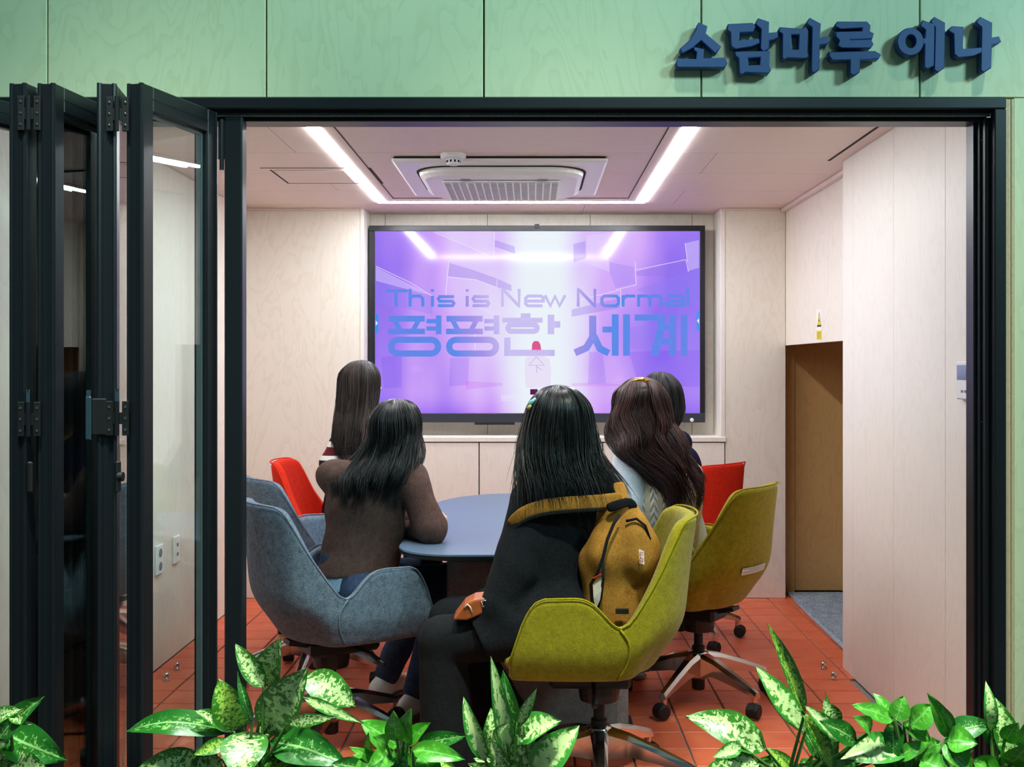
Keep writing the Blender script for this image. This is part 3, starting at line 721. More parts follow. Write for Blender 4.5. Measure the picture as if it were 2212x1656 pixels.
syl([[(385, 95), (530, 88), (545, 105), (535, 135), (450, 138), (440, 200), (568, 184), (572, 205), (530, 225), (430, 242), (405, 228), (402, 200), (400, 140), (378, 125)],
     [(570, 60), (630, 80), (628, 150), (685, 145), (686, 170), (660, 185), (632, 187), (630, 240), (600, 257), (585, 240), (590, 120), (555, 90)],
     [(430, 265), (635, 262), (632, 350), (642, 375), (630, 392), (490, 385), (465, 400), (455, 390), (450, 300), (430, 285)], [(500, 295), (585, 292), (583, 348), (502, 352)]])
syl([[(705, 115), (840, 125), (860, 112), (872, 130), (868, 265), (875, 290), (860, 300), (745, 295), (735, 305), (720, 300), (722, 150), (698, 135)], [(768, 150), (825, 152), (822, 252), (770, 255)],
     [(888, 58), (950, 90), (945, 180), (990, 172), (1008, 195), (990, 212), (945, 215), (940, 370), (910, 390), (900, 375), (905, 110), (870, 85)]])
syl([[(1060, 80), (1240, 80), (1258, 100), (1255, 138), (1278, 150), (1270, 178), (1128, 182), (1128, 196), (1265, 190), (1276, 215), (1262, 235), (1085, 235), (1065, 222), (1075, 190), (1052, 168), (1052, 142), (1215, 138), (1216, 110), (1080, 118), (1048, 102)],
     [(1010, 268), (1290, 262), (1322, 280), (1310, 302), (1195, 308), (1192, 385), (1160, 405), (1140, 395), (1142, 308), (1030, 312), (1012, 290)]])
syl([ell_(1510, 200, 78, 82), ell_(1512, 198, 36, 46), [(1590, 72), (1655, 95), (1652, 345), (1615, 365), (1600, 355), (1603, 212), (1592, 212), (1592, 182), (1605, 182), (1608, 125), (1575, 100)],
     [(1660, 52), (1720, 85), (1715, 360), (1680, 385), (1662, 372), (1668, 110), (1640, 78)]])
syl([[(1770, 108), (1835, 112), (1830, 230), (1835, 250), (1948, 240), (1950, 262), (1900, 285), (1810, 295), (1785, 275), (1782, 150), (1750, 130)],
     [(1945, 52), (2012, 85), (2010, 180), (2055, 172), (2066, 198), (2050, 210), (2010, 218), (2005, 360), (1965, 385), (1950, 375), (1955, 110), (1922, 80)]])

# warning sticker above the low doorway (on the wall x = XR2)
st = empty('warning_sticker', (XR2, 5.08, 1.55), 'narrow white and yellow warning sticker above the low doorway', 'sticker')
def RX(px, py, X=XR2, d=0.0):
    Y = F * X / (px - 1150); return Vector((X - d, Y, EYE - (py - 790) * Y / F))
def wq(name, q, m, d, par, X=XR2): return MB().add([RX(px, py, X, d) for (px, py) in q], [tuple(range(len(q)))]).build(name, m, par)
paper = plain('white_sticker_paper', srgb(240, 238, 232), 0.5, var=0.01); yel = plain('yellow_sticker_print', srgb(236, 214, 20), 0.5, var=0.02); blk = plain('black_print', srgb(22, 22, 22), 0.5)
wq('paper', [(1764, 668), (1764, 735), (1775, 734), (1775, 667)], paper, 0.0006, st)
wq('triangle', [(1769.6, 673), (1765, 706), (1774.4, 705)], blk, 0.0010, st); wq('triangle', [(1769.6, 677), (1765.8, 702), (1773.6, 701)], yel, 0.0014, st)
wq('bolt_mark', [(1769.5, 686), (1768.4, 694), (1769.8, 693), (1769.4, 700), (1771, 691), (1769.9, 691.5)], blk, 0.0017, st)
wq('text_block', [(1764.4, 714), (1764.4, 734), (1774.8, 733), (1774.8, 713)], yel, 0.0010, st)
for k in range(5): wq('text_line', [(1765.5, 716.5 + 3.2 * k), (1765.5, 717.8 + 3.2 * k), (1773.6, 717.6 + 3.2 * k), (1773.6, 716.3 + 3.2 * k)], plain('print_green', srgb(120, 120, 20), 0.5), 0.0014, st)

# wall panel device beside the frame
yd0, yd1 = F * XR / (2077 - 1150), F * XR / (2118 - 1150)
ym = (yd0 + yd1) / 2; zt, zb_ = EYE + 10 / (F / ym), EYE - 73 / (F / ym)
dv = empty('wall_intercom', (XR, ym, 1.3), 'white wall intercom with a small screen beside the right frame', 'intercom')
box('case', XR - 0.018, XR - 0.0005, yd1, yd0, zb_, zt, M['white_pl'], dv, bev=0.004)
box('display', XR - 0.0195, XR - 0.0175, yd1 + 0.005, yd0 - 0.01, (zt + zb_) / 2 + 0.002, zt - 0.012, plain('grey_blue_display', srgb(120, 135, 170), 0.12, spec=0.8), dv)
for k in range(4): box('button', XR - 0.0195, XR - 0.0175, yd1 + 0.012 + k * 0.026, yd1 + 0.026 + k * 0.026, zb_ + 0.022, zb_ + 0.03, M['grey_pl'], dv)

# sockets on the left wall
def socket(px, py, hpx, label, holes):
    Y = F * -XL / (1150 - px); z = EYE - (py - 790) * Y / F; hh = hpx * Y / F / 2
    r = empty('wall_socket', (XL, Y, z), label, 'socket')
    box('plate', XL + 0.0003, XL + 0.012, Y - 0.042, Y + 0.042, z - hh, z + hh, M['white_pl'], r, bev=0.003)
    for k in (-1, 1):
        if holes:
            MB().lathe([(0.019, 0.0), (0.019, 0.002), (0.014, 0.0022)], (XL + 0.012, Y, z + k * hh * 0.46), 18, 'x').build('outlet', M['grey_pl'], r)
        else:
            box('jack', XL + 0.012, XL + 0.0135, Y - 0.010, Y + 0.010, z + k * hh * 0.35 - 0.008, z + k * hh * 0.35 + 0.008, M['grey_pl'], r)
socket(341, 1208, 63, 'white double power socket low on the left wall', True)
socket(378, 1186, 58, 'white data socket on the left wall beside the power socket', False)

# floor stops
for (px, py, lb) in ((1779, 1445, 'chrome floor stop nearer the low doorway on the right'), (1801, 1467, 'chrome floor stop nearer the right wall panels'), (382, 1446, 'chrome floor stop further back by the left wall'), (359, 1469, 'chrome floor stop nearer the folding doors at left')):
    Y = F * (EYE - 0.004) / (py - 790); X = (px - 1150) * Y / F
    r = empty('floor_stop', (X, Y, 0.004), lb, 'door stop', 'chrome floor stops')
    MB().lathe([(0.017, 0.0), (0.017, 0.005), (0.014, 0.006), (0.014, 0.009)], (X, Y, 0.004), 16).build('collar', M['steel'], r)
    MB().lathe([(0.0125, 0.009), (0.0125, 0.022), (0.011, 0.029), (0.006, 0.033)], (X, Y, 0.004), 16).build('cap', M['chrome'], r, True)

# woven mat in the doorway with a bound edge
mtr = empty('floor_mat', (1.8, 5.3, 0.004), 'pale blue woven mat lying in the low doorway', 'mat')
eg = [(1.535, 6.36), (1.505, 6.05), (1.497, 5.75), (1.492, 5.45), (1.487, 5.15), (1.486, 4.86)]
P = [[(x + (2.28 - x) * k / 4, y, 0.010 + (0.006 * math.sin(y * 5) if k == 0 else 0) ** 2) for k in range(5)] for (x, y) in eg]
MB().grid(P).build('weave', M['mat'], mtr, solid=0.004)
MB().tube([(x, y, 0.0105) for (x, y) in eg], 0.005, 6).build('binding', plain('grey_mat_binding', srgb(150, 152, 160), 0.9), mtr)
for i in range(60):
    y = 4.9 + i * 0.024
    MB().box(1.51, 1.9, y, y + 0.008, 0.0135, 0.0165).build('rib', M['mat'], mtr)
# ================================================================== TABLE
TZ = 0.722
tb = empty('meeting_table', (0.02, 4.45, 0.004), 'blue grey oval meeting table with a dark edge, the women sit round it', 'table')
def table_outline(off, n=12):
    x0, x1, y0, y1 = -0.475 + off, 0.515 - off, 3.60 + off, 5.33 - off; P = []
    for (cx_, cy_, rx, ry, a0) in ((x1, y1, 0.36, 0.55, 0), (x0, y1, 0.36, 0.55, 90), (x0, y0, 0.20, 0.20, 180), (x1, y0, 0.20, 0.20, 270)):
        sx = 1 if a0 in (0, 270) else -1; sy = 1 if a0 in (0, 90) else -1
        for k in range(n + 1):
            a = math.radians(a0 + 90 * k / n); P.append((cx_ - sx * rx + rx * math.cos(a), cy_ - sy * ry + ry * math.sin(a)))
    return P
def slab(name, offs, m, par, smooth=False):
    R = [[(x, y, z) for (x, y) in table_outline(o)] for (o, z) in offs]; mb = MB().grid(R, True); n = len(R[0])
    mb.f.append(tuple(range(n))[::-1]); mb.f.append(tuple(range((len(R) - 1) * n, len(R) * n))); return mb.build(name, m, par, smooth)
slab('tabletop', [(0.012, TZ - 0.012), (0.002, TZ - 0.010), (0.0, TZ - 0.006), (0.001, TZ - 0.001), (0.004, TZ)], M['table_top'], tb)
slab('table_edge', [(0.07, TZ - 0.034), (0.05, TZ - 0.034), (0.004, TZ - 0.022), (0.0, TZ - 0.012)], M['table_edge'], tb)
for (ya, yb) in ((3.92, 4.06), (4.86, 5.0)):
    R = [[(0.02 + sx * 0.27 + 0.07 * math.cos(a) * (1 if sx > 0 else 1), (ya + yb) / 2 + 0.07 * math.sin(a), z) for (sx, a) in [(1, math.radians(-90 + 18 * k)) for k in range(11)] + [(-1, math.radians(90 + 18 * k)) for k in range(11)]] for z in (0.012, TZ - 0.036)]
    mb = MB().grid(R, True); mb.f.append(tuple(range(22))[::-1]); mb.f.append(tuple(range(22, 44))); mb.build('pedestal', M['felt'], tb)
    box('foot_plate', -0.34, 0.38, ya - 0.05, yb + 0.05, 0.0045, 0.013, M['table_edge'], tb, bev=0.003)
box('beam', -0.02, 0.06, 4.06, 4.86, TZ - 0.09, TZ - 0.036, M['table_edge'], tb)

# ================================================================== SWIVEL CHAIRS
def smooth(e0, e1, x):
    t = min(1, max(0, (x - e0) / (e1 - e0))); return t * t * (3 - 2 * t)
def lerp_tab(tab, x):
    for (x0, y0), (x1, y1) in zip(tab, tab[1:]):
        if x <= x1: t = (x - x0) / (x1 - x0); return y0 + (y1 - y0) * t
    return tab[-1][1]
RIM = [(0, 0.890), (0.18, 0.888), (0.235, 0.884), (0.27, 0.872), (0.295, 0.848), (0.325, 0.808), (0.36, 0.755), (0.40, 0.696), (0.44, 0.640), (0.475, 0.594), (0.495, 0.577), (0.51, 0.578), (0.54, 0.592), (0.58, 0.622), (0.62, 0.650), (0.66, 0.664), (0.70, 0.668), (0.84, 0.665), (0.885, 0.650), (0.93, 0.600), (0.97, 0.520), (1.0, 0.46)]
def rim(s): return lerp_tab(RIM, s)
def plan(s):
    if s < 0.5:
        a = math.radians(90 * s / 0.5); return 0.285 * math.sin(a) ** 0.92, -0.055 - 0.215 * math.cos(a) ** 0.80
    t = (s - 0.5) / 0.5; return 0.285 + 0.010 * math.sin(t * math.pi), -0.055 + 0.335 * t
def shell_pt(s, v):
    sg_ = 1 if s >= 0 else -1; s = abs(s); x, y = plan(s); zr = rim(s); z0 = 0.42
    z = z0 + (zr - z0) * max(0.0, v)
    bk_ = 1 - smooth(0.30, 0.52, s)
    inset = (0.030 + 0.065 * bk_) * (1 - smooth(0.40, 0.54 + 0.08 * bk_, z)) ** 1.7
    k = 1 - inset / 0.28
    x = x * k; y = y * k if y < 0 else y
    up = max(0, z - 0.52); wb_ = 1 - smooth(0.36, 0.56, s)
    y -= (0.07 * up + 0.12 * up * up) * wb_
    x *= 1 - (0.30 * up) * wb_
    return Vector((sg_ * x, y, z))
def make_chair(fab, welt):
    r = empty('swivel_chair', (0, 0, 0))
    NS, NV = 96, 13
    ss = [-1 + 2 * i / NS for i in range(NS + 1)]
    P = []
    for (k, z) in ((0.25, 0.394), (0.62, 0.396), (0.88, 0.404)):
        P.append([Vector((shell_pt(s, 0).x * k, shell_pt(s, 0).y * (k if shell_pt(s, 0).y < 0.2 else (k + 1) / 2), z)) for s in ss])
    for j in range(NV): P.append([shell_pt(s, j / (NV - 1)) for s in ss])
    sh = MB().grid(P).build('shell', fab, r, True, True)
    d = sh.modifiers.new('solid', 'SOLIDIFY'); d.thickness = 0.042; d.offset = -1; d.use_even_offset = False
    d = sh.modifiers.new('sub', 'SUBSURF'); d.levels = 1; d.render_levels = 1
    MB().tube([shell_pt(s, 1) + Vector((0, 0, 0.002)) for s in ss], 0.0032, 6).build('piping', welt, r, True, True)
    for sg_ in (-1, 1):
        MB().tube([shell_pt(sg_ * (0.505 - 0.03 * math.sin(k / 8 * 3.1)), k / 8) * 1.0 + Vector((sg_ * 0.002, 0, 0)) for k in range(9)], 0.0034, 6).build('seam', welt, r, True, True)
    R = []
    for (k, z) in ((0.80, 0.418), (0.97, 0.424), (1.0, 0.438), (1.0, 0.455), (0.93, 0.472), (0.6, 0.479), (0.05, 0.480)):
        R.append([(0.226 * k * math.copysign(abs(math.cos(a)) ** 0.45, math.cos(a)), 0.082 + 0.225 * k * math.copysign(abs(math.sin(a)) ** 0.5, math.sin(a)), z) for a in [2 * math.pi * i / 40 for i in range(40)]])
    MB().grid(R, True).build('seat_cushion', fab, r, True, True)
    mb = MB().box(-0.075, 0.075, -0.10, 0.16, 0.335, 0.393, 0.012); mb.lathe([(0.045, 0.28), (0.062, 0.285), (0.066, 0.31), (0.066, 0.336)], (0, 0, 0), 20)
    mb.bar((0, -0.08, 0.372), (0, -0.165, 0.392), 0.06, 0.016)
    mb.build('tilt_mechanism', M['plastic'], r, False, True)
    MB().tube([(0.06, 0.06, 0.36), (0.17, 0.08, 0.355), (0.20, 0.09, 0.34), (0.235, 0.10, 0.33)], [0.007, 0.007, 0.010, 0.010], 8).build('lever', M['plastic'], r, True, True)
    MB().tube([(-0.06, 0.02, 0.355), (-0.17, 0.02, 0.345), (-0.22, 0.02, 0.33)], [0.007, 0.007, 0.011], 8).build('lever', M['plastic'], r, True, True)
    MB().lathe([(0.024, 0.045), (0.026, 0.05), (0.026, 0.22), (0.018, 0.222), (0.018, 0.29)], (0, 0, 0), 18).build('gas_cylinder', M['rubber'], r, False, True)
    MB().lathe([(0.034, 0.09), (0.040, 0.11), (0.044, 0.17), (0.040, 0.196), (0.030, 0.203)], (0, 0, 0), 20).build('hub', M['chrome'], r, True, True)
    for k in range(5):
        a = math.radians(90 + 72 * k + 18); c_, s_ = math.cos(a), math.sin(a); u = Vector((c_, s_, 0)); R0 = 0.305
        mb = MB()
        prof = [(0.025, 0.197, 0.100, 0.062), (0.10, 0.182, 0.118, 0.050), (0.20, 0.148, 0.104, 0.040), (0.285, 0.116, 0.086, 0.032), (0.312, 0.104, 0.080, 0.028)]
        sd = Vector((-s_, c_, 0)); rows = []
        for (q, zt_, zb2, w_) in prof:
            rows.append([u * q + sd * (-w_ * 0.5) + Vector((0, 0, zb2)), u * q + sd * (-w_ * 0.5) + Vector((0, 0, zt_ - 0.014)), u * q + sd * (-w_ * 0.26) + Vector((0, 0, zt_)),
                         u * q + sd * (w_ * 0.26) + Vector((0, 0, zt_)), u * q + sd * (w_ * 0.5) + Vector((0, 0, zt_ - 0.014)), u * q + sd * (w_ * 0.5) + Vector((0, 0, zb2))])
        mb.grid(rows, True); mb.f.append((24, 25, 26, 27, 28, 29)[::-1]); mb.f.append((0, 1, 2, 3, 4, 5))
        mb.tube([u * 0.298 + Vector((0, 0, 0.098)), u * 0.298 + Vector((0, 0, 0.058))], 0.012, 10)
        lg = mb.build('leg', M['chrome'], r, False, True)
        ca = MB(); tw = a + (1.1 if k % 2 else 0.35); ax = Vector((math.cos(tw), math.sin(tw), 0)); pc = u * 0.298 + ax.cross(Vector((0, 0, 1))) * 0.012
        for sgn in (-1, 1):
            c0 = pc + ax * (0.007 * sgn) + Vector((0, 0, 0.0325)); c1 = pc + ax * (0.025 * sgn) + Vector((0, 0, 0.0325))
            ca.tube([c0, c0 + (c1 - c0) * 0.15, c0 + (c1 - c0) * 0.8, c1], [0.022, 0.0285, 0.0285, 0.023], 16)
        ca.tube([pc + ax * -0.009 + Vector((0, 0, 0.034)), pc + ax * 0.009 + Vector((0, 0, 0.034))], 0.029, 14)
        ca.tube([u * 0.298 + Vector((0, 0, 0.03)), u * 0.298 + Vector((0, 0, 0.07))], 0.011, 8)
        ca.build('caster', M['rubber'], lg, False, True)
    return r
GC = 'upholstered swivel chairs round the table'
proto = {k: make_chair(M['fab_' + k], M['welt_' + k]) for k in ('yellow', 'blue', 'red')}
used = {}
def chair(kind, x, y, fwd, label, dz=0.004):
    o = proto[kind] if kind not in used else copy_tree(proto[kind]); used[kind] = 1
    o.location = (x, y, dz); o.rotation_euler = (0, 0, math.atan2(fwd[1], fwd[0]) - math.pi / 2); props(o, label, 'chair', GC); return o
ch1 = chair('yellow', 0.215, 3.43, (-1.0, 0.03), 'mustard yellow swivel chair nearest the camera with a backpack in it')
ch2 = chair('yellow', 0.675, 4.33, (-0.82, 0.57), 'second mustard yellow swivel chair, seen from behind with a white label')
ch3 = chair('blue', -0.72, 3.81, (0.85, 0.53), 'blue grey swivel chair nearest the camera, the brown sweater sits in it')
ch4 = chair('blue', -0.945, 4.62, (0.82, 0.57), 'empty blue grey swivel chair behind the nearer blue one')
ch5 = chair('red', -0.97, 5.26, (0.97, 0.0), 'red swivel chair at left behind the blue chairs')
ch6 = chair('red', 0.73, 5.28, (-0.70, 0.72), 'red swivel chair at right behind the second yellow chair')
# white maker's label on the back of the second yellow chair
def chair_label(ch, s0, s1, z0, z1):
    P = []
    for z in (z0, z1):
        row = []
        for k in range(5):
            s = s0 + (s1 - s0) * k / 4; v = (z - 0.42) / (rim(abs(s)) - 0.42); p = shell_pt(s, v); n_ = Vector((p.x, p.y, 0)).normalized(); row.append(p + n_ * 0.006)
        P.append(row)
    o = MB().grid(P).build('label', paper, None); o.parent = ch
    for k in range(4):
        t = 0.2 + 0.2 * k; a = [P[0][i].lerp(P[1][i], t) for i in range(5)]; b = [P[0][i].lerp(P[1][i], t + 0.07) for i in range(5)]
        q = [[p + Vector((p.x, p.y, 0)).normalized() * 0.0008 for p in a[(0 if k != 2 else 1):5]], [p + Vector((p.x, p.y, 0)).normalized() * 0.0008 for p in b[(0 if k != 2 else 1):5]]]
        l_ = MB().grid([[x.lerp(r_[2 if k != 2 else 1], 0.08) for x in r_] for r_ in q]).build('print_line', M['grey_pl'], None); l_.parent = o
chair_label(ch2, -0.16, 0.02, 0.555, 0.582)
# ================================================================== PEOPLE: smooth solids from distance fields
class SDF:
    def __init__(s, lo, hi, h):
        s.lo = np.array(lo, float); s.h = h; s.n = np.ceil((np.array(hi) - s.lo) / h).astype(int) + 1
        s.a = np.full(tuple(s.n), 0.2, np.float32)
    def sub(s, lo, hi, pad):
        i0 = np.clip(np.floor((np.array(lo) - pad - s.lo) / s.h).astype(int), 0, s.n); i1 = np.clip(np.ceil((np.array(hi) + pad - s.lo) / s.h).astype(int) + 1, 0, s.n)
        if np.any(i1 <= i0): return None, None
        g = [(s.lo[k] + s.h * np.arange(i0[k], i1[k])).astype(np.float32) for k in range(3)]
        return tuple(slice(i0[k], i1[k]) for k in range(3)), (g[0][:, None, None], g[1][None, :, None], g[2][None, None, :])
    def join(s, sl, d, k, sub=False):
        b = s.a[sl]
        if sub: d = -d; b = -b
        m = np.minimum(b, d)
        if k > 0:
            h = np.maximum(k - np.abs(b - d), 0) / k; m = m - h * h * k * 0.25
        s.a[sl] = -m if sub else m
    def cone(s, a, b, ra, rb, k=0.02, flat=None, ff=1.0, sub=False):
        a = np.array(a, float); b = np.array(b, float); r = max(ra, rb); sl, g = s.sub(np.minimum(a, b) - r, np.maximum(a, b) + r, 0.03 + k)
        if sl is None: return s
        ab = b - a; L2 = max(1e-9, float(ab @ ab))
        t = np.clip(((g[0] - a[0]) * ab[0] + (g[1] - a[1]) * ab[1] + (g[2] - a[2]) * ab[2]) / L2, 0, 1)
        v = [g[i] - (a[i] + t * ab[i]) for i in range(3)]
        q = v[0] ** 2 + v[1] ** 2 + v[2] ** 2
        if flat is not None:
            f = np.array(flat, float); f /= np.linalg.norm(f); dt = v[0] * f[0] + v[1] * f[1] + v[2] * f[2]; q = q + dt * dt * (ff * ff - 1)
        s.join(sl, np.sqrt(q) - (ra + (rb - ra) * t), k, sub); return s
    def chain(s, pts, rs, k=0.02, **kw):
        for i in range(len(pts) - 1): s.cone(pts[i], pts[i + 1], rs[i], rs[i + 1], k, **kw)
        return s
    def ell(s, c, r, axes=None, k=0.02, sub=False):
        c = np.array(c, float); r = np.array(r, float); m = r.max(); sl, g = s.sub(c - m, c + m, 0.03 + k)
        if sl is None: return s
        A_ = np.eye(3) if axes is None else np.array([np.array(x, float) for x in axes])
        d = [g[i] - c[i] for i in range(3)]; p = [d[0] * A_[j][0] + d[1] * A_[j][1] + d[2] * A_[j][2] for j in range(3)]
        k0 = np.sqrt(sum((p[j] / r[j]) ** 2 for j in range(3))); k1 = np.sqrt(sum((p[j] / r[j] ** 2) ** 2 for j in range(3))) + 1e-6
        s.join(sl, k0 * (k0 - 1) / k1, k, sub); return s
    def cut(s, p, n):
        n = np.array(n, float); n /= np.linalg.norm(n); sl, g = s.sub(s.lo, s.lo + s.h * s.n, 0)
        d = (g[0] - p[0]) * n[0] + (g[1] - p[1]) * n[1] + (g[2] - p[2]) * n[2]; s.a = np.maximum(s.a, d.astype(np.float32)); return s
    def folds(s, amp, fr, seed=0):
        rng = np.random.RandomState(seed); sl, g = s.sub(s.lo, s.lo + s.h * s.n, 0); acc = 0
        for i in range(5):
            v = rng.normal(size=3); v /= np.linalg.norm(v); v2 = rng.normal(size=3) * 3
            ph = (g[0] * v[0] + g[1] * v[1] + g[2] * v[2]) * fr * (0.6 + 0.3 * i) + rng.rand() * 6
            acc = acc + np.sin(ph + 1.5 * np.sin(g[0] * v2[0] * 2 + g[1] * v2[1] * 2 + g[2] * v2[2] * 2)) / (1 + 0.5 * i)
        s.a = s.a + (amp * acc).astype(np.float32); return s
    def mesh(s, name, m, parent, smooth_it=1):
        a = s.a; a = np.pad(a, 1, constant_values=0.2); lo = s.lo - s.h; ins = a < 0
        nx, ny, nz = a.shape; sx = ins.astype(np.int8)
        cs = np.zeros((nx - 1, ny - 1, nz - 1), np.int8)
        for i in (0, 1):
            for j in (0, 1):
                for k in (0, 1): cs += sx[i:nx - 1 + i, j:ny - 1 + j, k:nz - 1 + k]
        act = (cs > 0) & (cs < 8); idx = np.full(act.shape, -1, np.int64); c = np.argwhere(act); idx[act] = np.arange(len(c))
        P = np.zeros((len(c), 3)); W = np.zeros(len(c)); E = [(0, 0, 0), (1, 0, 0), (0, 1, 0), (0, 0, 1), (1, 1, 0), (1, 0, 1), (0, 1, 1), (1, 1, 1)]
        val = {e: a[c[:, 0] + e[0], c[:, 1] + e[1], c[:, 2] + e[2]] for e in E}
        for e in E:
            for ax in range(3):
                if e[ax] == 0:
                    f = list(e); f[ax] = 1; f = tuple(f); va, vb = val[e], val[f]; cr = (va < 0) != (vb < 0)
                    t = va / np.where(np.abs(va - vb) < 1e-9, 1, va - vb); q = np.tile(np.array(e, float), (len(c), 1)); q[:, ax] += t
                    P[cr] += q[cr]; W[cr] += 1
        P = lo + s.h * (c + P / W[:, None])
        F_ = []
        for ax in range(3):
            o1, o2 = [(1, 2), (2, 0), (0, 1)][ax]
            A0 = [slice(1, -1)] * 3; A0[ax] = slice(0, -1); B0 = list(A0); B0[ax] = slice(1, None)
            d = ins[tuple(A0)].astype(int) - ins[tuple(B0)].astype(int); w_ = np.argwhere(d != 0); sgn = d[d != 0]
            off = np.ones(3, int); off[ax] = 0; base = w_ + off
            q = []
            for (u, v) in ((-1, -1), (0, -1), (0, 0), (-1, 0)):
                b = base.copy(); b[:, o1] += u; b[:, o2] += v; q.append(idx[b[:, 0], b[:, 1], b[:, 2]])
            q = np.stack(q, 1); q[sgn < 0] = q[sgn < 0][:, ::-1]; F_.append(q)
        Fq = np.concatenate(F_)
        for _ in range(smooth_it):          # light Laplacian smoothing
            acc = np.zeros_like(P); cnt = np.zeros(len(P))
            for i in range(4):
                i2 = Fq[:, (i + 1) % 4]; i1 = Fq[:, i]; np.add.at(acc, i1, P[i2]); np.add.at(cnt, i1, 1); np.add.at(acc, i2, P[i1]); np.add.at(cnt, i2, 1)
            P = P * 0.5 + 0.5 * acc / np.maximum(cnt, 1)[:, None]
        off = np.array(absloc(parent)) if parent is not None else np.zeros(3)
        return npmesh(name, P - off, Fq, m, parent)
def npmesh(name, P, Fq, m, parent, smooth_=True):
    me = bpy.data.meshes.new(name); nv, nf, k = len(P), len(Fq), Fq.shape[1]
    me.vertices.add(nv); me.vertices.foreach_set('co', np.ascontiguousarray(P, np.float32).ravel()); me.loops.add(nf * k); me.polygons.add(nf)
    me.loops.foreach_set('vertex_index', np.ascontiguousarray(Fq, np.int32).ravel()); me.polygons.foreach_set('loop_start', np.arange(0, nf * k, k, dtype=np.int32))
    me.polygons.foreach_set('use_smooth', np.full(nf, smooth_)); me.update(calc_edges=True); me.validate()
    o = bpy.data.objects.new(name, me); col.objects.link(o); me.materials.append(m)
    if parent is not None: o.parent = parent
    return o

def skin_mat():
    s = N('skin').set(0.5, 0, 0.4); f = s.noise(s.coords(), 40, 3); s.base(s.ramp(f, [(0.3, srgb(222, 172, 146)), (0.7, srgb(234, 190, 164))]))
    s.b.inputs['Subsurface Weight'].default_value = 0.08; s.b.inputs['Subsurface Radius'].default_value = (0.02, 0.008, 0.004); return s.m
M['skin'] = skin_mat()
def hair_mat(name, c1, c2, rough=0.36):
    s = N(name).set(rough, 0, 0.5); at = s.n('ShaderNodeAttribute', attribute_name='tone'); s.base(s.ramp(at.outputs['Fac'], [(0.0, c1), (0.75, c2), (1.0, tuple(min(1, 2.6 * x) for x in c2[:3]) + (1,))]))
    s.l(s.math('ADD', rough - 0.08, s.math('MULTIPLY', at.outputs['Fac'], 0.2)), s.b.inputs['Roughness']); return s.m
M['hair_black'] = hair_mat('black_hair', srgb(14, 13, 14), srgb(34, 31, 31)); M['hair_brown'] = hair_mat('dark_brown_hair', srgb(24, 18, 17), srgb(52, 42, 38))
M['hair_red'] = hair_mat('dark_reddish_brown_hair', srgb(36, 20, 20), srgb(78, 46, 42), 0.38)
HB = {M[k].name: plain(M[k].name + '_under', c, 0.9, 0, 0.08, var=0.2) for k, c in (('hair_black', srgb(14, 13, 14)), ('hair_brown', srgb(24, 19, 18)), ('hair_red', srgb(38, 23, 22)))}
def vec(p): return np.array(p, float)
def unit(v): v = np.array(v, float); return v / np.linalg.norm(v)
UP = np.array((0, 0, 1.0))

def hand(S, wr, direc, palm_n, left, curl=0.5, k=0.006):
    """palm and five bent fingers; direc: wrist to fingers, palm_n: out of the palm"""
    d = unit(direc); n_ = unit(vec(palm_n) - d * (vec(palm_n) @ d)); side = np.cross(d, n_) * (1 if left else -1)   # side: towards the thumb
    wr = vec(wr); p1 = wr + d * 0.075
    for t in (-1, -0.35, 0.35, 1):
        S.cone(wr + side * 0.012 * t, p1 + side * 0.028 * t, 0.016, 0.012, 0.012, n_, 1.25)
    for i, (t, L) in enumerate(((1.05, 0.068), (0.36, 0.076), (-0.34, 0.070), (-1.02, 0.055))):
        a = p1 + side * 0.027 * t; q = a; ang = 0.0
        for j, fr_ in enumerate((0.45, 0.31, 0.24)):
            ang += curl * (0.75 + 0.25 * j); e = q + (d * math.cos(ang) + n_ * math.sin(ang) + side * 0.05 * t) * L * fr_
            S.cone(q, e, 0.0088 - 0.0008 * j, 0.0082 - 0.0009 * j, k); q = e
    a = wr + d * 0.022 + side * 0.018; b = a + (d * 0.62 + side * 0.72 + n_ * 0.25) * 0.040; c_ = b + (d * 0.9 + side * 0.25 + n_ * 0.25) * 0.030; e = c_ + (d * 0.97 + n_ * 0.2) * 0.022
    S.chain([a, b, c_, e], [0.014, 0.0105, 0.0092, 0.008], 0.008)

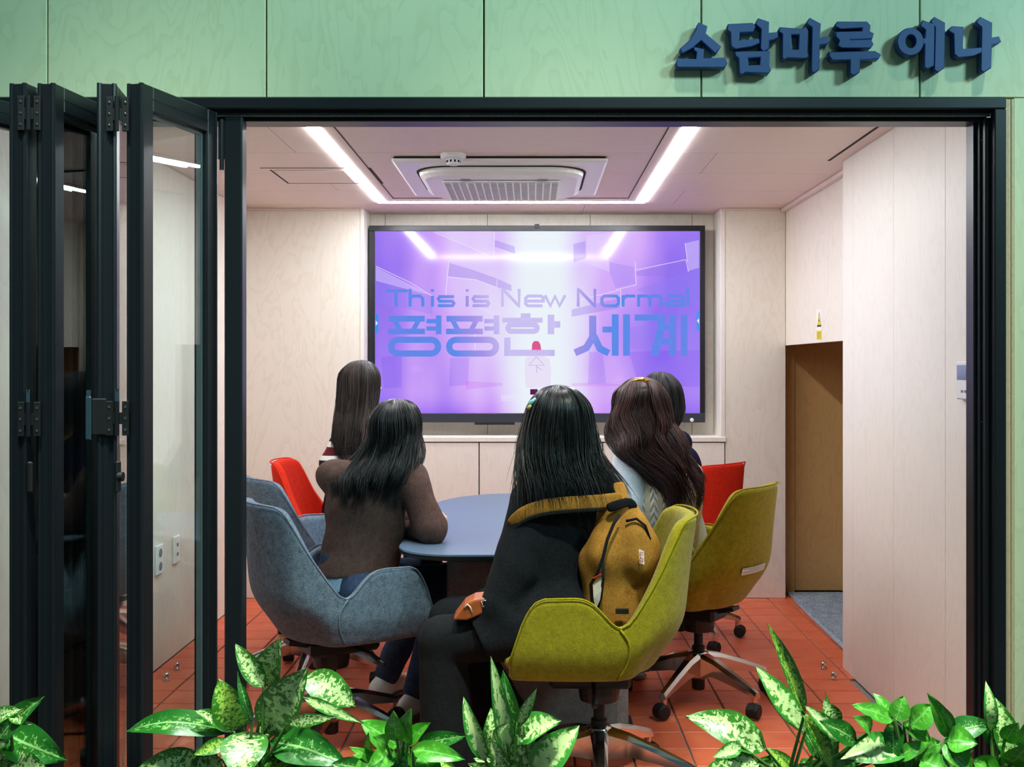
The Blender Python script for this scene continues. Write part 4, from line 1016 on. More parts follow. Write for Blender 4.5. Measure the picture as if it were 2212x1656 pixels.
def person(J, label, voxel=0.0075, base=None):
    pel = vec(J['pel']); r = empty('person', (pel[0], pel[1], 0.004), label, 'person', 'women seated round the table')
    pts = [vec(v) for k_, v in J.items() if k_ in ('pel', 'head', 'knL', 'knR', 'anL', 'anR', 'shL', 'shR', 'elL', 'elR', 'wrL', 'wrR', 'toeL', 'toeR')]
    lo = np.min(pts, 0) - 0.24; hi = np.max(pts, 0) + 0.24; lo[2] = max(lo[2], -0.01); J['lo'], J['hi'] = lo, hi
    S = SDF(lo, hi, voxel); cf = unit(J['chestf']); pf = unit(J['pelf']); hf = unit(J['headf']); sh = (vec(J['shL']) + vec(J['shR'])) / 2; ch = vec(J['chest'])
    S.cone(pel, ch, 0.135, 0.125, 0.03, cf, 1.4); S.cone(ch, sh - UP * 0.085, 0.135, 0.12, 0.03, cf, 1.45); S.cone(J['shL'], J['shR'], 0.05, 0.05, 0.04)
    hd = vec(J['head']); S.cone(sh + UP * 0.0, hd - UP * 0.05 - hf * 0.012, 0.054, 0.05, 0.03)
    hs = np.cross(hf, UP); ax = (hs, hf, np.cross(hs, hf))
    S.ell(hd + UP * 0.022, (0.073, 0.090, 0.090), ax, 0.02); S.ell(hd - UP * 0.035 + hf * 0.022, (0.058, 0.066, 0.078), ax, 0.03)
    S.cone(hd + hf * 0.088 + UP * 0.008, hd + hf * 0.108 - UP * 0.024, 0.008, 0.012, 0.012); S.ell(hd + hf * 0.086 - UP * 0.058, (0.024, 0.012, 0.010), ax, 0.01)
    S.ell(hd + hf * 0.074 - UP * 0.092, (0.026, 0.02, 0.02), ax, 0.02)
    for q in (-1, 1):
        S.ell(hd + hf * 0.092 + hs * 0.031 * q + UP * 0.004, (0.017, 0.013, 0.011), ax, 0.01, True); S.ell(hd + hs * 0.072 * q - hf * 0.008 - UP * 0.008, (0.010, 0.019, 0.030), ax, 0.006)
    for L_ in 'LR':
        S.chain([J['sh' + L_], J['el' + L_], J['wr' + L_]], [0.047, 0.037, 0.026], 0.015)
        hp = J.get('hip' + L_); hp = vec(hp) if hp is not None else pel + np.cross(pf, UP) * (0.085 if L_ == 'R' else -0.085) - UP * 0.045
        J['hip' + L_] = hp
        S.chain([hp, J['kn' + L_], J['an' + L_]], [0.085, 0.056, 0.038], 0.02); S.cone(J['an' + L_] , vec(J['toe' + L_]), 0.036, 0.026, 0.02)
        hdv = J.get('hand' + L_, unit(vec(J['wr' + L_]) - vec(J['el' + L_])))
        hand(S, J['wr' + L_], hdv, J.get('palm' + L_, (0, 0, -1)), L_ == 'L', J.get('curl', 0.45))
    S.mesh('body', M['skin'], r)
    eyw, eyi = plain('eye_white', srgb(236, 232, 228), 0.2, var=0.01), plain('iris_brown', srgb(40, 24, 16), 0.15)
    for q in (-1, 1):
        e = hd + hf * 0.078 + hs * 0.031 * q + UP * 0.004
        ey = MB().lathe([(0.0005, -0.0115), (0.006, -0.0095), (0.0105, -0.004), (0.0115, 0), (0.0105, 0.004), (0.006, 0.0095), (0.0005, 0.0115)], e, 14).build('eye', eyw, r, True)
        ic = e + hf * 0.0085; MB().lathe([(0.0005, -0.005), (0.0045, -0.002), (0.005, 0.0), (0.0045, 0.002), (0.0005, 0.005)], ic, 12).build('iris', eyi, ey, True)
    return r

def hair(root, m, secs, face, n=700, tmax=2.25, wave=0.004, wf=3.0, clump=70, seed=1, fly=0.006, rad=0.0021, ends=0.12, curl=0.0, base_k=0.84, base_end=0.86, coh=0.0, segs=22, name='hair'):
    """secs: list of (centre, half width across, half depth) from the crown down; angle 0 points to the back of the head"""
    rng = np.random.RandomState(seed); f = unit(face); bk = -f; sd = np.cross(f, UP); sd /= np.linalg.norm(sd)
    bk = np.array((bk[0], bk[1], 0)); bk /= np.linalg.norm(bk)
    C = np.array([vec(s_[0]) for s_ in secs]); RX_ = np.array([s_[1] for s_ in secs]); RY_ = np.array([s_[2] for s_ in secs]); K = len(secs) - 1
    TM = np.array([s_[3] if len(s_) > 3 else tmax for s_ in secs])
    def cat(A, t):
        x = np.clip(t, 0, 1) * K; i = np.clip(x.astype(int), 0, K - 1); u = x - i; i0 = np.clip(i - 1, 0, K); i2 = np.clip(i + 1, 0, K); i3 = np.clip(i + 2, 0, K)
        if A.ndim > 1: u = u[..., None]
        p0, p1, p2, p3 = A[i0], A[i], A[i2], A[i3]
        return 0.5 * (2 * p1 + (p2 - p0) * u + (2 * p0 - 5 * p1 + 4 * p2 - p3) * u ** 2 + (3 * p1 - p0 - 3 * p2 + p3) * u ** 3)
    def surf(th, t, k):
        a = th * cat(TM, t)
        return cat(C, t) + (np.maximum(cat(RX_, t), 0.002) * k * np.sin(a))[..., None] * sd + (np.maximum(cat(RY_, t), 0.002) * k * np.cos(a))[..., None] * bk
    # solid underlayer
    U, T_ = np.meshgrid(np.linspace(-1, 1, 41), np.linspace(0, base_end, 37)); 
    B = surf(U, T_, np.full(U.shape, base_k)); B[..., 2] -= 0.020 * np.clip(1 - T_ * 3.0, 0, 1); off = vec(absloc(root)); nV, nU = U.shape
    ii = np.arange(nV * nU).reshape(nV, nU); Fq = np.stack([ii[:-1, :-1], ii[:-1, 1:], ii[1:, 1:], ii[1:, :-1]], -1).reshape(-1, 4)
    hb = npmesh(name, B.reshape(-1, 3) - off, Fq, HB[m.name], root); d = hb.modifiers.new('solid', 'SOLIDIFY'); d.thickness = 0.018; d.offset = 0
    # locks of strands
    cth = rng.uniform(-1, 1, clump); cph = cth * coh + rng.uniform(0, 6.28, clump) * (0.22 if coh else 1.0); cl = 1 - ends * rng.rand(clump) ** 1.5
    ci = rng.randint(0, clump, n); th = cth[ci] + rng.normal(0, 0.045, n); th = np.clip(th, -1.02, 1.02); ph = cph[ci] + rng.normal(0, 0.35, n)
    ln = np.clip(cl[ci] - 0.05 * rng.rand(n), 0.3, 1.0); ck = rng.uniform(0.90, 1.06, clump); kk = ck[ci] + rng.normal(0, 0.025, n)
    t = np.linspace(0, 1, segs)[None, :] * ln[:, None]; drift = rng.normal(0, 0.05, n)[:, None] * t ** 2
    conv = 0.80 * t ** 1.3; thh = th[:, None] * (1 - conv) + cth[ci][:, None] * conv + drift
    P = surf(thh, t, np.repeat(kk[:, None], segs, 1))
    env = np.clip((t - 0.18) * 1.6, 0, 1)
    w1 = np.sin(t * wf * 6.28 + ph[:, None]) * env; w2 = np.cos(t * wf * 6.28 * 0.9 + ph[:, None] * 1.3) * env
    P = P + (wave * w1)[..., None] * sd + (wave * w2)[..., None] * bk + rng.normal(0, 1, (n, 1, 3)) * (fly * t ** 3)[..., None]
    if curl: 
        e2 = np.clip((t - 0.6) * 2.5, 0, 1); P = P + (curl * e2 * np.sin(t * 30 + ph[:, None]))[..., None] * sd + (curl * e2 * np.cos(t * 30 + ph[:, None]))[..., None] * UP
    tg = np.gradient(P, axis=1); tg /= np.linalg.norm(tg, axis=2, keepdims=True) + 1e-9
    a1 = np.cross(tg, np.broadcast_to(bk + 0.01, tg.shape)); a1 /= np.linalg.norm(a1, axis=2, keepdims=True) + 1e-9; a2 = np.cross(tg, a1)
    rr = (rad * rng.uniform(0.6, 1.3, n)[:, None] * (1 - 0.85 * np.linspace(0, 1, segs)[None, :] ** 3))[..., None]
    ring = np.stack([P + rr * (math.cos(q) * a1 + math.sin(q) * a2) for q in (0.5, 2.6, 4.7)], 2)     # n, segs, 3, xyz
    Vv = ring.reshape(-1, 3); ix = np.arange(n * segs * 3).reshape(n, segs, 3); Fs = []
    for q in range(3):
        q2 = (q + 1) % 3; Fs.append(np.stack([ix[:, :-1, q], ix[:, :-1, q2], ix[:, 1:, q2], ix[:, 1:, q]], -1).reshape(-1, 4))
    o = npmesh('strands', Vv - off, np.concatenate(Fs), m, hb); o['kind'] = 'stuff'
    ctone = rng.rand(clump); tone = np.clip(0.65 * ctone[ci] + 0.35 * rng.rand(n) + rng.normal(0, 0.06, n), 0, 1) ** 1.3
    at = o.data.attributes.new('tone', 'FLOAT', 'POINT'); at.data.foreach_set('value', np.repeat(tone, segs * 3).astype(np.float32))
    return hb
def top_sdf(J, off, h, sl='LR', slr=1.0, flat=1.4, neck=0.03, arm_end=1.0, bias=0.0):
    lo, hi = J['lo'].copy(), J['hi']; lo[2] = max(lo[2], 0.38)
    S = SDF(lo, hi, h); cf = unit(J['chestf']); sh = (vec(J['shL']) + vec(J['shR'])) / 2; ch = vec(J['chest']); pel = vec(J['pel'])
    S.cone(pel - UP * 0.04, ch, 0.138 + off, 0.13 + off, 0.03, cf, flat); S.cone(ch, sh - UP * 0.085, 0.138 + off, 0.122 + off, 0.03, cf, flat)
    S.cone(J['shL'], J['shR'], 0.052 + off * 0.8, 0.052 + off * 0.8, 0.05); S.cone(sh, sh + UP * neck, 0.062 + off * 0.5, 0.058 + off * 0.4, 0.03)
    for L_ in sl:
        a, b, c = vec(J['sh' + L_]), vec(J['el' + L_]), vec(J['wr' + L_]); S.cone(a, b, 0.052 * slr + off * 0.8, 0.044 * slr + off * 0.8, 0.014)
        if arm_end > 0: S.cone(b, b + (c - b) * arm_end, 0.044 * slr + off * 0.8, 0.034 * slr + off * 0.7, 0.018)
    return S
def legs_sdf(J, off, h, flare=0.0):
    lo, hi = J['lo'], J['hi'].copy(); hi[2] = min(hi[2], 0.85); S = SDF(lo, hi, h); pel = vec(J['pel']); cf = unit(J['chestf'])
    S.cone(pel - UP * 0.02, pel + UP * 0.06, 0.138 + off, 0.130 + off, 0.03, cf, 1.45)
    for L_ in 'LR':
        a, b, c = vec(J['hip' + L_]), vec(J['kn' + L_]), vec(J['an' + L_])
        S.cone(a, b, 0.09 + off, 0.064 + off, 0.03); S.cone(b, c - (c - b) * 0.04, 0.064 + off, 0.048 + off + flare, 0.02); S.cut(c + UP * 0.0, -UP) if False else None
    S.cut((0, 0, pel[2] + 0.10), UP)
    return S
def shoe(J, L_, m, root, sole, h=0.006):
    an, toe = vec(J['an' + L_]), vec(J['toe' + L_]); d = unit((toe - an) * (1, 1, 0)); heel = an * (1, 1, 0) - d * 0.045 + UP * 0.045; tip = an * (1, 1, 0) + d * 0.165 + UP * 0.036
    lo = np.minimum(heel, tip) - 0.07; hi = np.maximum(heel, tip) + 0.09; lo[2] = 0.0
    S = SDF(lo, hi, h); S.cone(heel, tip, 0.040, 0.034, 0.02); S.cone(heel + d * 0.02 + UP * 0.01, heel + d * 0.05 + UP * 0.05, 0.042, 0.036, 0.02); S.cut((0, 0, 0.022), -UP)
    o = S.mesh('shoe', m, root)
    S = SDF(lo, hi, h); S.cone(heel * (1, 1, 0) + UP * 0.02, tip * (1, 1, 0) + UP * 0.02, 0.045, 0.042, 0.02); S.cut((0, 0, 0.024), UP); S.cut((0, 0, 0.006), -UP)
    S.mesh('sole', sole, o)
def stripes(name, stops, rough=0.9):       # knit with horizontal bands by height
    s = N(name).set(rough, 0, 0.2); tc = s.n('ShaderNodeTexCoord'); sp = s.n('ShaderNodeSeparateXYZ'); s.l(tc.outputs['Object'], sp.inputs[0])
    mr = s.n('ShaderNodeMapRange'); s.l(sp.outputs[2], mr.inputs[0]); mr.inputs[1].default_value = 0.7; mr.inputs[2].default_value = 1.2
    r = s.n('ShaderNodeValToRGB'); r.color_ramp.interpolation = 'CONSTANT'; e = r.color_ramp.elements
    while len(e) < len(stops): e.new(0.5)
    for i, (z, c) in enumerate(stops): e[i].position = (z - 0.7) / 0.5; e[i].color = c
    s.l(mr.outputs[0], r.inputs[0]); s.base(r.outputs[0]); s.bump(s.noise(s.coords(), 300, 2), 0.4, 0.002); return s.m
M['brown_knit'] = fabric('brown_knit', srgb(78, 56, 50), srgb(112, 86, 78), 330, bump=0.7)
M['denim'] = fabric('blue_denim', srgb(30, 42, 64), srgb(62, 80, 108), 420); M['pale_denim'] = fabric('pale_blue_shirt_cotton', srgb(120, 150, 176), srgb(158, 186, 206), 300)
M['black_wool'] = fabric('black_wool_coat', srgb(13, 14, 17), srgb(30, 31, 36), 260); M['black_cloth'] = fabric('black_trouser_cloth', srgb(15, 16, 18), srgb(30, 31, 34), 300)
M['white_cotton'] = fabric('white_cotton', srgb(214, 222, 230), srgb(236, 240, 244), 200, bump=0.2); M['navy_knit'] = fabric('navy_knit', srgb(16, 18, 38), srgb(34, 36, 62), 300)
M['trainer'] = plain('white_trainer', srgb(214, 214, 210), 0.5); M['sole'] = plain('grey_sole', srgb(120, 122, 124), 0.7); M['black_leather'] = plain('black_leather', srgb(18, 18, 20), 0.4)
def cable_mat():
    s = N('cream_cable_knit').set(0.95, 0, 0.15); tc = s.n('ShaderNodeTexCoord'); sp = s.n('ShaderNodeSeparateXYZ'); s.l(tc.outputs['Object'], sp.inputs[0]); x, z = sp.outputs[0], sp.outputs[2]
    colx = s.math('MULTIPLY', x, 20.0); fx = s.math('ABSOLUTE', s.math('SUBTRACT', s.math('FRACT', colx), 0.5))          # 0 in the middle of a cable
    tw = s.math('ABSOLUTE', s.math('SINE', s.math('ADD', s.math('MULTIPLY', z, 85.0), s.math('MULTIPLY', fx, 9.0))))
    hgt = s.math('MULTIPLY', tw, s.math('GREATER_THAN', 0.30, fx)); hgt = s.math('ADD', hgt, s.math('MULTIPLY', s.noise(s.coords(), 260, 2), 0.5))
    s.base(s.ramp(hgt, [(0.0, srgb(196, 178, 140)), (0.35, srgb(222, 208, 176)), (1.0, srgb(240, 230, 206))])); s.bump(hgt, 0.9, 0.012); return s.m
M['cable'] = cable_mat()
W = lambda px, py, Y: vec(WP(px, py, Y))

# ---- woman in the brown sweater, elbow on the table
J = dict(pel=(-0.655, 3.94, 0.575), chest=W(792, 1100, 3.96), shL=W(722, 1030, 3.99), shR=W(882, 1030, 3.95), head=W(853, 938, 4.03), elR=W(930, 1143, 3.86), wrR=W(885, 1146, 4.06), elL=(-0.70, 4.20, 0.775), wrL=(-0.47, 4.27, 0.775),
         knL=(-0.42, 4.32, 0.52), knR=(-0.33, 4.18, 0.52), anL=(-0.60, 4.36, 0.085), anR=(-0.455, 4.13, 0.085), toeL=(-0.52, 4.48, 0.035), toeR=(-0.38, 4.24, 0.035), chestf=(0.25, 0.97, 0), pelf=(0.80, 0.6, 0), headf=(0.22, 0.97, 0.05),
         handR=(-0.5, 0.8, 0.0), palmR=(-0.5, -0.5, -0.6), handL=(0.95, 0.1, 0), palmL=(0, 0, -1))
p2 = person(J, 'woman in a brown knitted sweater leaning an elbow on the table')
S = top_sdf(J, 0.016, 0.007).folds(0.0034, 42, 3).cut((-0.6, 3.95, 0.600), (0.10, 0, -1)); S.mesh('sweater', M['brown_knit'], p2)
S = top_sdf(J, 0.008, 0.008, sl='', neck=0.0).cut((0, 0, 0.66), UP).cut((-0.6, 3.95, 0.548), (0.1, 0, -1)); S.mesh('shirt', M['pale_denim'], p2)
S = legs_sdf(J, 0.004, 0.008).folds(0.0015, 50, 5); S.mesh('jeans', M['denim'], p2)
for L_ in 'LR': shoe(J, L_, M['trainer'], p2, M['sole'])
hair(p2, M['hair_black'], [(W(858, 862, 4.02), 0.004, 0.004), (W(857, 865, 4.02), 0.036, 0.04), (W(856, 875, 4.02), 0.064, 0.074), (W(853, 905, 4.025), 0.092, 0.108), (W(850, 945, 4.02), 0.103, 0.112), (W(838, 985, 4.0), 0.122, 0.105, 1.9), (W(815, 1020, 3.97), 0.142, 0.102, 1.7), (W(800, 1055, 3.945), 0.145, 0.096, 1.55), (W(795, 1100, 3.93), 0.125, 0.082, 1.5)],
     J['headf'], 2000, 2.2, 0.013, 2.6, 50, 11, 0.012, 0.0022, coh=3.0, ends=0.22, curl=0.005)

# ---- woman in the striped top, far left
J = dict(pel=(-0.93, 5.28, 0.58), chest=W(770, 1000, 5.22), shL=W(737, 962, 5.15), shR=(-0.68, 5.33, 1.0), head=W(785, 842, 5.22), elL=W(716, 1002, 5.10), wrL=(-0.86, 5.28, 0.76), elR=(-0.66, 5.44, 0.77), wrR=(-0.60, 5.26, 0.64),
         knL=(-0.55, 5.16, 0.52), knR=(-0.52, 5.40, 0.52), anL=(-0.60, 5.12, 0.085), anR=(-0.52, 5.44, 0.085), toeL=(-0.47, 5.10, 0.035), toeR=(-0.39, 5.42, 0.035), chestf=(0.62, 0.78, 0), pelf=(0.98, -0.1, 0), headf=(0.60, 0.8, 0.05), handR=(0.6, -0.7, 0), handL=(0.9, 0.2, 0))
p1 = person(J, 'woman with long dark hair in a striped short-sleeved top, far left', 0.008)
zst = lambda py: EYE - (py - 790) * 5.12 / F
stm = stripes('navy_maroon_striped_knit', [(0.70, srgb(24, 26, 40)), (zst(994), srgb(226, 216, 208)), (zst(984), srgb(92, 26, 34)), (zst(967), srgb(232, 226, 220)), (zst(955), srgb(26, 28, 66))])
S = top_sdf(J, 0.012, 0.008, arm_end=0.06).folds(0.0015, 50, 8).cut((0, 0, 0.56), -UP); S.mesh('striped_top', stm, p1)
S = legs_sdf(J, 0.004, 0.009); S.mesh('trousers', M['black_cloth'], p1)
for L_ in 'LR': shoe(J, L_, M['black_leather'], p1, M['sole'])
hair(p1, M['hair_brown'], [(W(782, 778, 5.2), 0.004, 0.004), (W(781, 780.5, 5.2), 0.034, 0.04), (W(781, 788, 5.2), 0.060, 0.072), (W(780, 808, 5.2), 0.088, 0.108), (W(779, 845, 5.19), 0.094, 0.112), (W(775, 885, 5.17), 0.098, 0.105, 1.9), (W(768, 925, 5.13), 0.105, 0.09, 1.7), (W(762, 965, 5.10), 0.10, 0.075, 1.6), (W(765, 1000, 5.09), 0.09, 0.06, 1.5)],
     J['headf'], 1700, 2.0, 0.005, 1.6, 60, 21, 0.01, 0.0019, ends=0.2)

# ---- woman in the black coat with the backpack, nearest
J = dict(pel=(0.10, 3.45, 0.57), chest=W(1200, 1180, 3.46), shL=W(1152, 1085, 3.43), shR=W(1300, 1085, 3.53), head=W(1212, 912, 3.47), elL=W(1118, 1228, 3.36), wrL=W(1080, 1300, 3.33), elR=(0.285, 3.62, 0.75), wrR=(0.09, 3.68, 0.64),
         knL=W(955, 1385, 3.40), knR=(-0.27, 3.60, 0.50), anL=(-0.265, 3.40, 0.085), anR=(-0.06, 3.60, 0.085), toeL=(-0.40, 3.41, 0.035), toeR=(-0.20, 3.62, 0.035), chestf=(-0.42, 0.9, 0), pelf=(-1, 0.08, 0), headf=(-0.18, 0.98, 0.02), handL=(-0.75, 0.35, -0.45), palmL=(0.1, 0.6, -0.6), handR=(-0.9, 0.1, -0.3))
J['hipL'] = (0.10, 3.37, 0.54); J['hipR'] = (0.10, 3.55, 0.54)
p3 = person(J, 'woman in a long black coat with straight black hair, nearest the camera')
S = top_sdf(J, 0.024, 0.007, slr=1.22, arm_end=1.04); kn = vec(J['knL']); hp = vec(J['hipL'])
S.cone(hp + UP * 0.01, hp + (kn - hp) * 0.62, 0.135, 0.115, 0.05, UP, 1.15); S.cone(vec(J['hipR']) + UP * 0.01, vec(J['hipR']) + (vec(J['knR']) - vec(J['hipR'])) * 0.6, 0.125, 0.11, 0.05)
S.cone(hp + (kn - hp) * 0.45 - UP * 0.03, hp + (kn - hp) * 0.5 - UP * 0.12, 0.09, 0.06, 0.05, (0, 1, 0), 1.6)
S.folds(0.0034, 34, 4).cut(hp + (kn - hp) * 0.66, unit((-0.85, 0, -0.45))).cut((0, 0, 0.44), -UP); S.mesh('coat', M['black_wool'], p3)
S = legs_sdf(J, 0.010, 0.008, flare=0.034).folds(0.0018, 35, 9); S.mesh('trousers', M['black_cloth'], p3)
for L_ in 'LR': shoe(J, L_, M['black_leather'], p3, M['sole'])
hair(p3, M['hair_black'], [(W(1205, 832, 3.46), 0.004, 0.004), (W(1206, 836, 3.46), 0.034, 0.04), (W(1207, 847, 3.46), 0.062, 0.074), (W(1209, 875, 3.465), 0.092, 0.108), (W(1208, 920, 3.46), 0.108, 0.112), (W(1208, 965, 3.45), 0.122, 0.108, 2.0), (W(1213, 1005, 3.44), 0.138, 0.112, 1.75), (W(1226, 1045, 3.43), 0.158, 0.118, 1.6), (W(1238, 1092, 3.425), 0.178, 0.122, 1.5)],
     J['headf'], 2600, 2.2, 0.005, 1.2, 70, 31, 0.02, 0.0019, ends=0.34)
def hairclip(root, name, pts, r_, m):
    return MB().tube(pts, r_, 8).build(name, m, root, True)
hairclip(p3, 'hair_clip', [W(1140, 876, 3.40), W(1148, 868, 3.395), W(1157, 860, 3.40)], [0.004, 0.007, 0.004], plain('pale_blue_clip', srgb(150, 214, 210), 0.2, var=0.2))
hairclip(p3, 'hair_clip', [W(1140, 882, 3.395), W(1147, 875, 3.39)], [0.006, 0.004], plain('pale_yellow_clip', srgb(238, 220, 130), 0.2))

# ---- woman in the cream cable vest
J = dict(pel=(0.60, 4.30, 0.57), chest=W(1438, 1090, 4.28), shL=W(1362, 1002, 4.26), shR=W(1480, 1030, 4.36), head=W(1387, 888, 4.29), elL=W(1352, 1085, 4.20), wrL=(0.20, 4.36, 0.775), elR=(0.66, 4.56, 0.775), wrR=(0.43, 4.62, 0.775),
         knL=(0.28, 4.50, 0.52), knR=(0.40, 4.64, 0.52), anL=(0.30, 4.48, 0.085), anR=(0.42, 4.66, 0.085), toeL=(0.20, 4.56, 0.035), toeR=(0.32, 4.75, 0.035), chestf=(-0.42, 0.9, 0), pelf=(-0.75, 0.66, 0), headf=(-0.12, 0.99, 0.02), handL=(-0.6, 0.7, 0), handR=(-0.9, 0.3, 0))
p4 = person(J, 'woman with long wavy hair in a cream cable-knit vest over white sleeves', 0.008)
S = top_sdf(J, 0.012, 0.008, slr=1.25, arm_end=0.12, neck=-0.02).folds(0.002, 45, 6).cut((0, 0, 0.60), -UP); S.mesh('shirt', M['white_cotton'], p4)
S = top_sdf(J, 0.026, 0.008, sl='', neck=0.0); sh = (vec(J['shL']) + vec(J['shR'])) / 2
for L_ in 'L':
    a = vec(J['shL']); S.cut(a + unit(a - sh) * 0.012, unit(a - sh))
a = vec(J['shR']); S.cut(a + unit(a - sh) * 0.035, unit(a - sh)); S.folds(0.0015, 40, 12).cut((0, 0, 0.585), -UP); S.mesh('cable_vest', M['cable'], p4)
S = legs_sdf(J, 0.004, 0.009); S.mesh('trousers', M['denim'], p4)
for L_ in 'LR': shoe(J, L_, M['trainer'], p4, M['sole'])
hair(p4, M['hair_red'], [(W(1385, 815, 4.29), 0.004, 0.004), (W(1385, 818, 4.29), 0.036, 0.04), (W(1385, 827, 4.29), 0.066, 0.076), (W(1384, 850, 4.295), 0.10, 0.112), (W(1383, 890, 4.29), 0.118, 0.118), (W(1391, 930, 4.27), 0.138, 0.116, 1.95), (W(1403, 970, 4.24), 0.150, 0.108, 1.7), (W(1440, 1010, 4.22), 0.125, 0.104, 1.5), (W(1464, 1050, 4.21), 0.095, 0.098, 1.45), (W(1472, 1100, 4.20), 0.075, 0.09, 1.4)],
     J['headf'], 2400, 2.2, 0.015, 4.2, 60, 41, 0.008, 0.0022, ends=0.35, curl=0.014, segs=44, base_end=0.78, coh=5.0, base_k=0.91)
gold = plain('gold_metal', srgb(230, 180, 80), 0.25, 1.0)
hairclip(p4, 'hair_clip', [W(1366, 823, 4.19), W(1378, 820, 4.18), W(1390, 819, 4.18), W(1402, 822, 4.19)], [0.003, 0.006, 0.008, 0.003], gold)
hairclip(p4, 'hair_clip', [W(1384, 814, 4.185), W(1389, 821, 4.18), W(1396, 826, 4.185)], [0.003, 0.006, 0.003], gold)

# ---- woman far right, only her dark hair shows
J = dict(pel=(0.74, 5.26, 0.57), chest=(0.70, 5.24, 0.84), shL=(0.54, 5.16, 1.0), shR=(0.74, 5.37, 0.97), head=W(1428, 872, 5.18), elL=(0.47, 5.05, 0.785), wrL=(0.28, 5.00, 0.775), elR=(0.72, 5.50, 0.80), wrR=(0.62, 5.62, 0.66),
         knL=(0.40, 5.36, 0.52), knR=(0.50, 5.54, 0.52), anL=(0.40, 5.34, 0.085), anR=(0.50, 5.56, 0.085), toeL=(0.30, 5.42, 0.035), toeR=(0.40, 5.66, 0.035), chestf=(-0.6, 0.8, 0), pelf=(-0.75, 0.66, 0), headf=(-0.2, 0.98, 0.0), handL=(-0.9, -0.1, 0), handR=(-0.5, 0.7, -0.4))
p5 = person(J, 'woman far right, mostly hidden behind the wavy hair, black hair tied low', 0.009)
S = top_sdf(J, 0.014, 0.009).cut((0, 0, 0.56), -UP); S.mesh('pullover', M['navy_knit'], p5)
S = legs_sdf(J, 0.004, 0.01); S.mesh('trousers', M['black_cloth'], p5)
for L_ in 'LR': shoe(J, L_, M['black_leather'], p5, M['sole'])
hair(p5, M['hair_black'], [(W(1425, 803, 5.17), 0.004, 0.004), (W(1425, 805.5, 5.17), 0.034, 0.04), (W(1426, 813, 5.17), 0.060, 0.07), (W(1428, 832, 5.17), 0.088, 0.105), (W(1432, 866, 5.16), 0.098, 0.108), (W(1434, 895, 5.15), 0.092, 0.10, 1.9), (W(1432, 925, 5.13), 0.06, 0.08, 1.8), (W(1425, 955, 5.10), 0.035, 0.04, 1.7)],
     J['headf'], 1100, 2.1, 0.003, 1.5, 50, 51, 0.004, 0.002, ends=0.15)

# ================================================================== BACKPACK AND HANDBAG
M['tan_canvas'] = fabric('tan_canvas', srgb(150, 100, 34), srgb(186, 130, 56), 260); M['strap_web'] = fabric('black_webbing', srgb(18, 18, 20), srgb(34, 34, 36), 300)
bp = empty('backpack', (0.32, 3.36, 0.48), 'tan canvas backpack with black zips slung on the black coat', 'backpack')
S = SDF((0.12, 3.10, 0.44), (0.56, 3.62, 1.0), 0.006)
b0, b1, b2 = W(1325, 1345, 3.34), W(1332, 1200, 3.34), W(1335, 1125, 3.36)
S.cone(b0, b1, 0.105, 0.108, 0.03, (0, 1, 0), 1.25); S.cone(b1, b2, 0.108, 0.072, 0.03, (0, 1, 0), 1.25); S.ell(W(1372, 1180, 3.32), (0.068, 0.075, 0.12), None, 0.03)
S.folds(0.0048, 42, 2).cut((0, 0, 0.485), -UP); S.mesh('bag_body', M['tan_canvas'], bp)
def on_bag(px, py, Y): return W(px, py, Y)
zp = [on_bag(x, y, d) for (x, y, d) in ((1338, 1112, 3.265), (1326, 1130, 3.245), (1312, 1165, 3.228), (1302, 1205, 3.22), (1290, 1238, 3.225), (1276, 1262, 3.24), (1279, 1300, 3.24), (1288, 1322, 3.24))]
MB().tube(zp, 0.0052, 6).build('zip', M['strap_web'], bp, True)
MB().tube([on_bag(x, y, d) for (x, y, d) in ((1302, 1205, 3.222), (1303, 1250, 3.222), (1298, 1290, 3.23), (1288, 1322, 3.24))], 0.005, 6).build('zip', M['strap_web'], bp, True)
MB().tube([on_bag(x, y, d) for (x, y, d) in ((1352, 1125, 3.262), (1375, 1120, 3.258), (1394, 1135, 3.262), (1404, 1165, 3.27))], 0.0045, 6).build('zip', M['strap_web'], bp, True)
pk = [(1280, 1255), (1300, 1245), (1299, 1288), (1287, 1318)]
MB().grid([[on_bag(1281, 1262, 3.232), on_bag(1300, 1245, 3.222)], [on_bag(1282, 1290, 3.230), on_bag(1299, 1275, 3.222)], [on_bag(1287, 1316, 3.234), on_bag(1296, 1296, 3.226)]]).build('pocket_carton', plain('white_carton', srgb(232, 220, 206), 0.5), bp)
MB().tube([on_bag(1281, 1249, 3.226), on_bag(1299, 1240, 3.218)], 0.003, 6).build('carton_stripe', plain('red_stripe', srgb(206, 40, 40), 0.5), bp)
tg_ = MB().grid([[on_bag(1380, 1185, 3.222), on_bag(1391, 1190, 3.228)], [on_bag(1381, 1216, 3.22), on_bag(1392, 1219, 3.228)]]).build('label', paper, bp)
rp = plain('red_print', srgb(200, 34, 30), 0.5)
for (x0, y0, x1, y1) in ((1382, 1191, 1383.2, 1199), (1384.2, 1191, 1385.4, 1199), (1386.6, 1192, 1389.2, 1194), (1386.6, 1197, 1389.2, 1199), (1382, 1204, 1383.5, 1214), (1383.5, 1204, 1385.3, 1206.5), (1386.2, 1205, 1387.4, 1214), (1388.4, 1205, 1389.6, 1214), (1387.4, 1212, 1388.4, 1214)):
    MB().add([on_bag(x0, y0, 3.218), on_bag(x0, y1, 3.218), on_bag(x1, y1, 3.220), on_bag(x1, y0, 3.220)], [(0, 1, 2, 3)]).build('print_mark', rp, tg_)
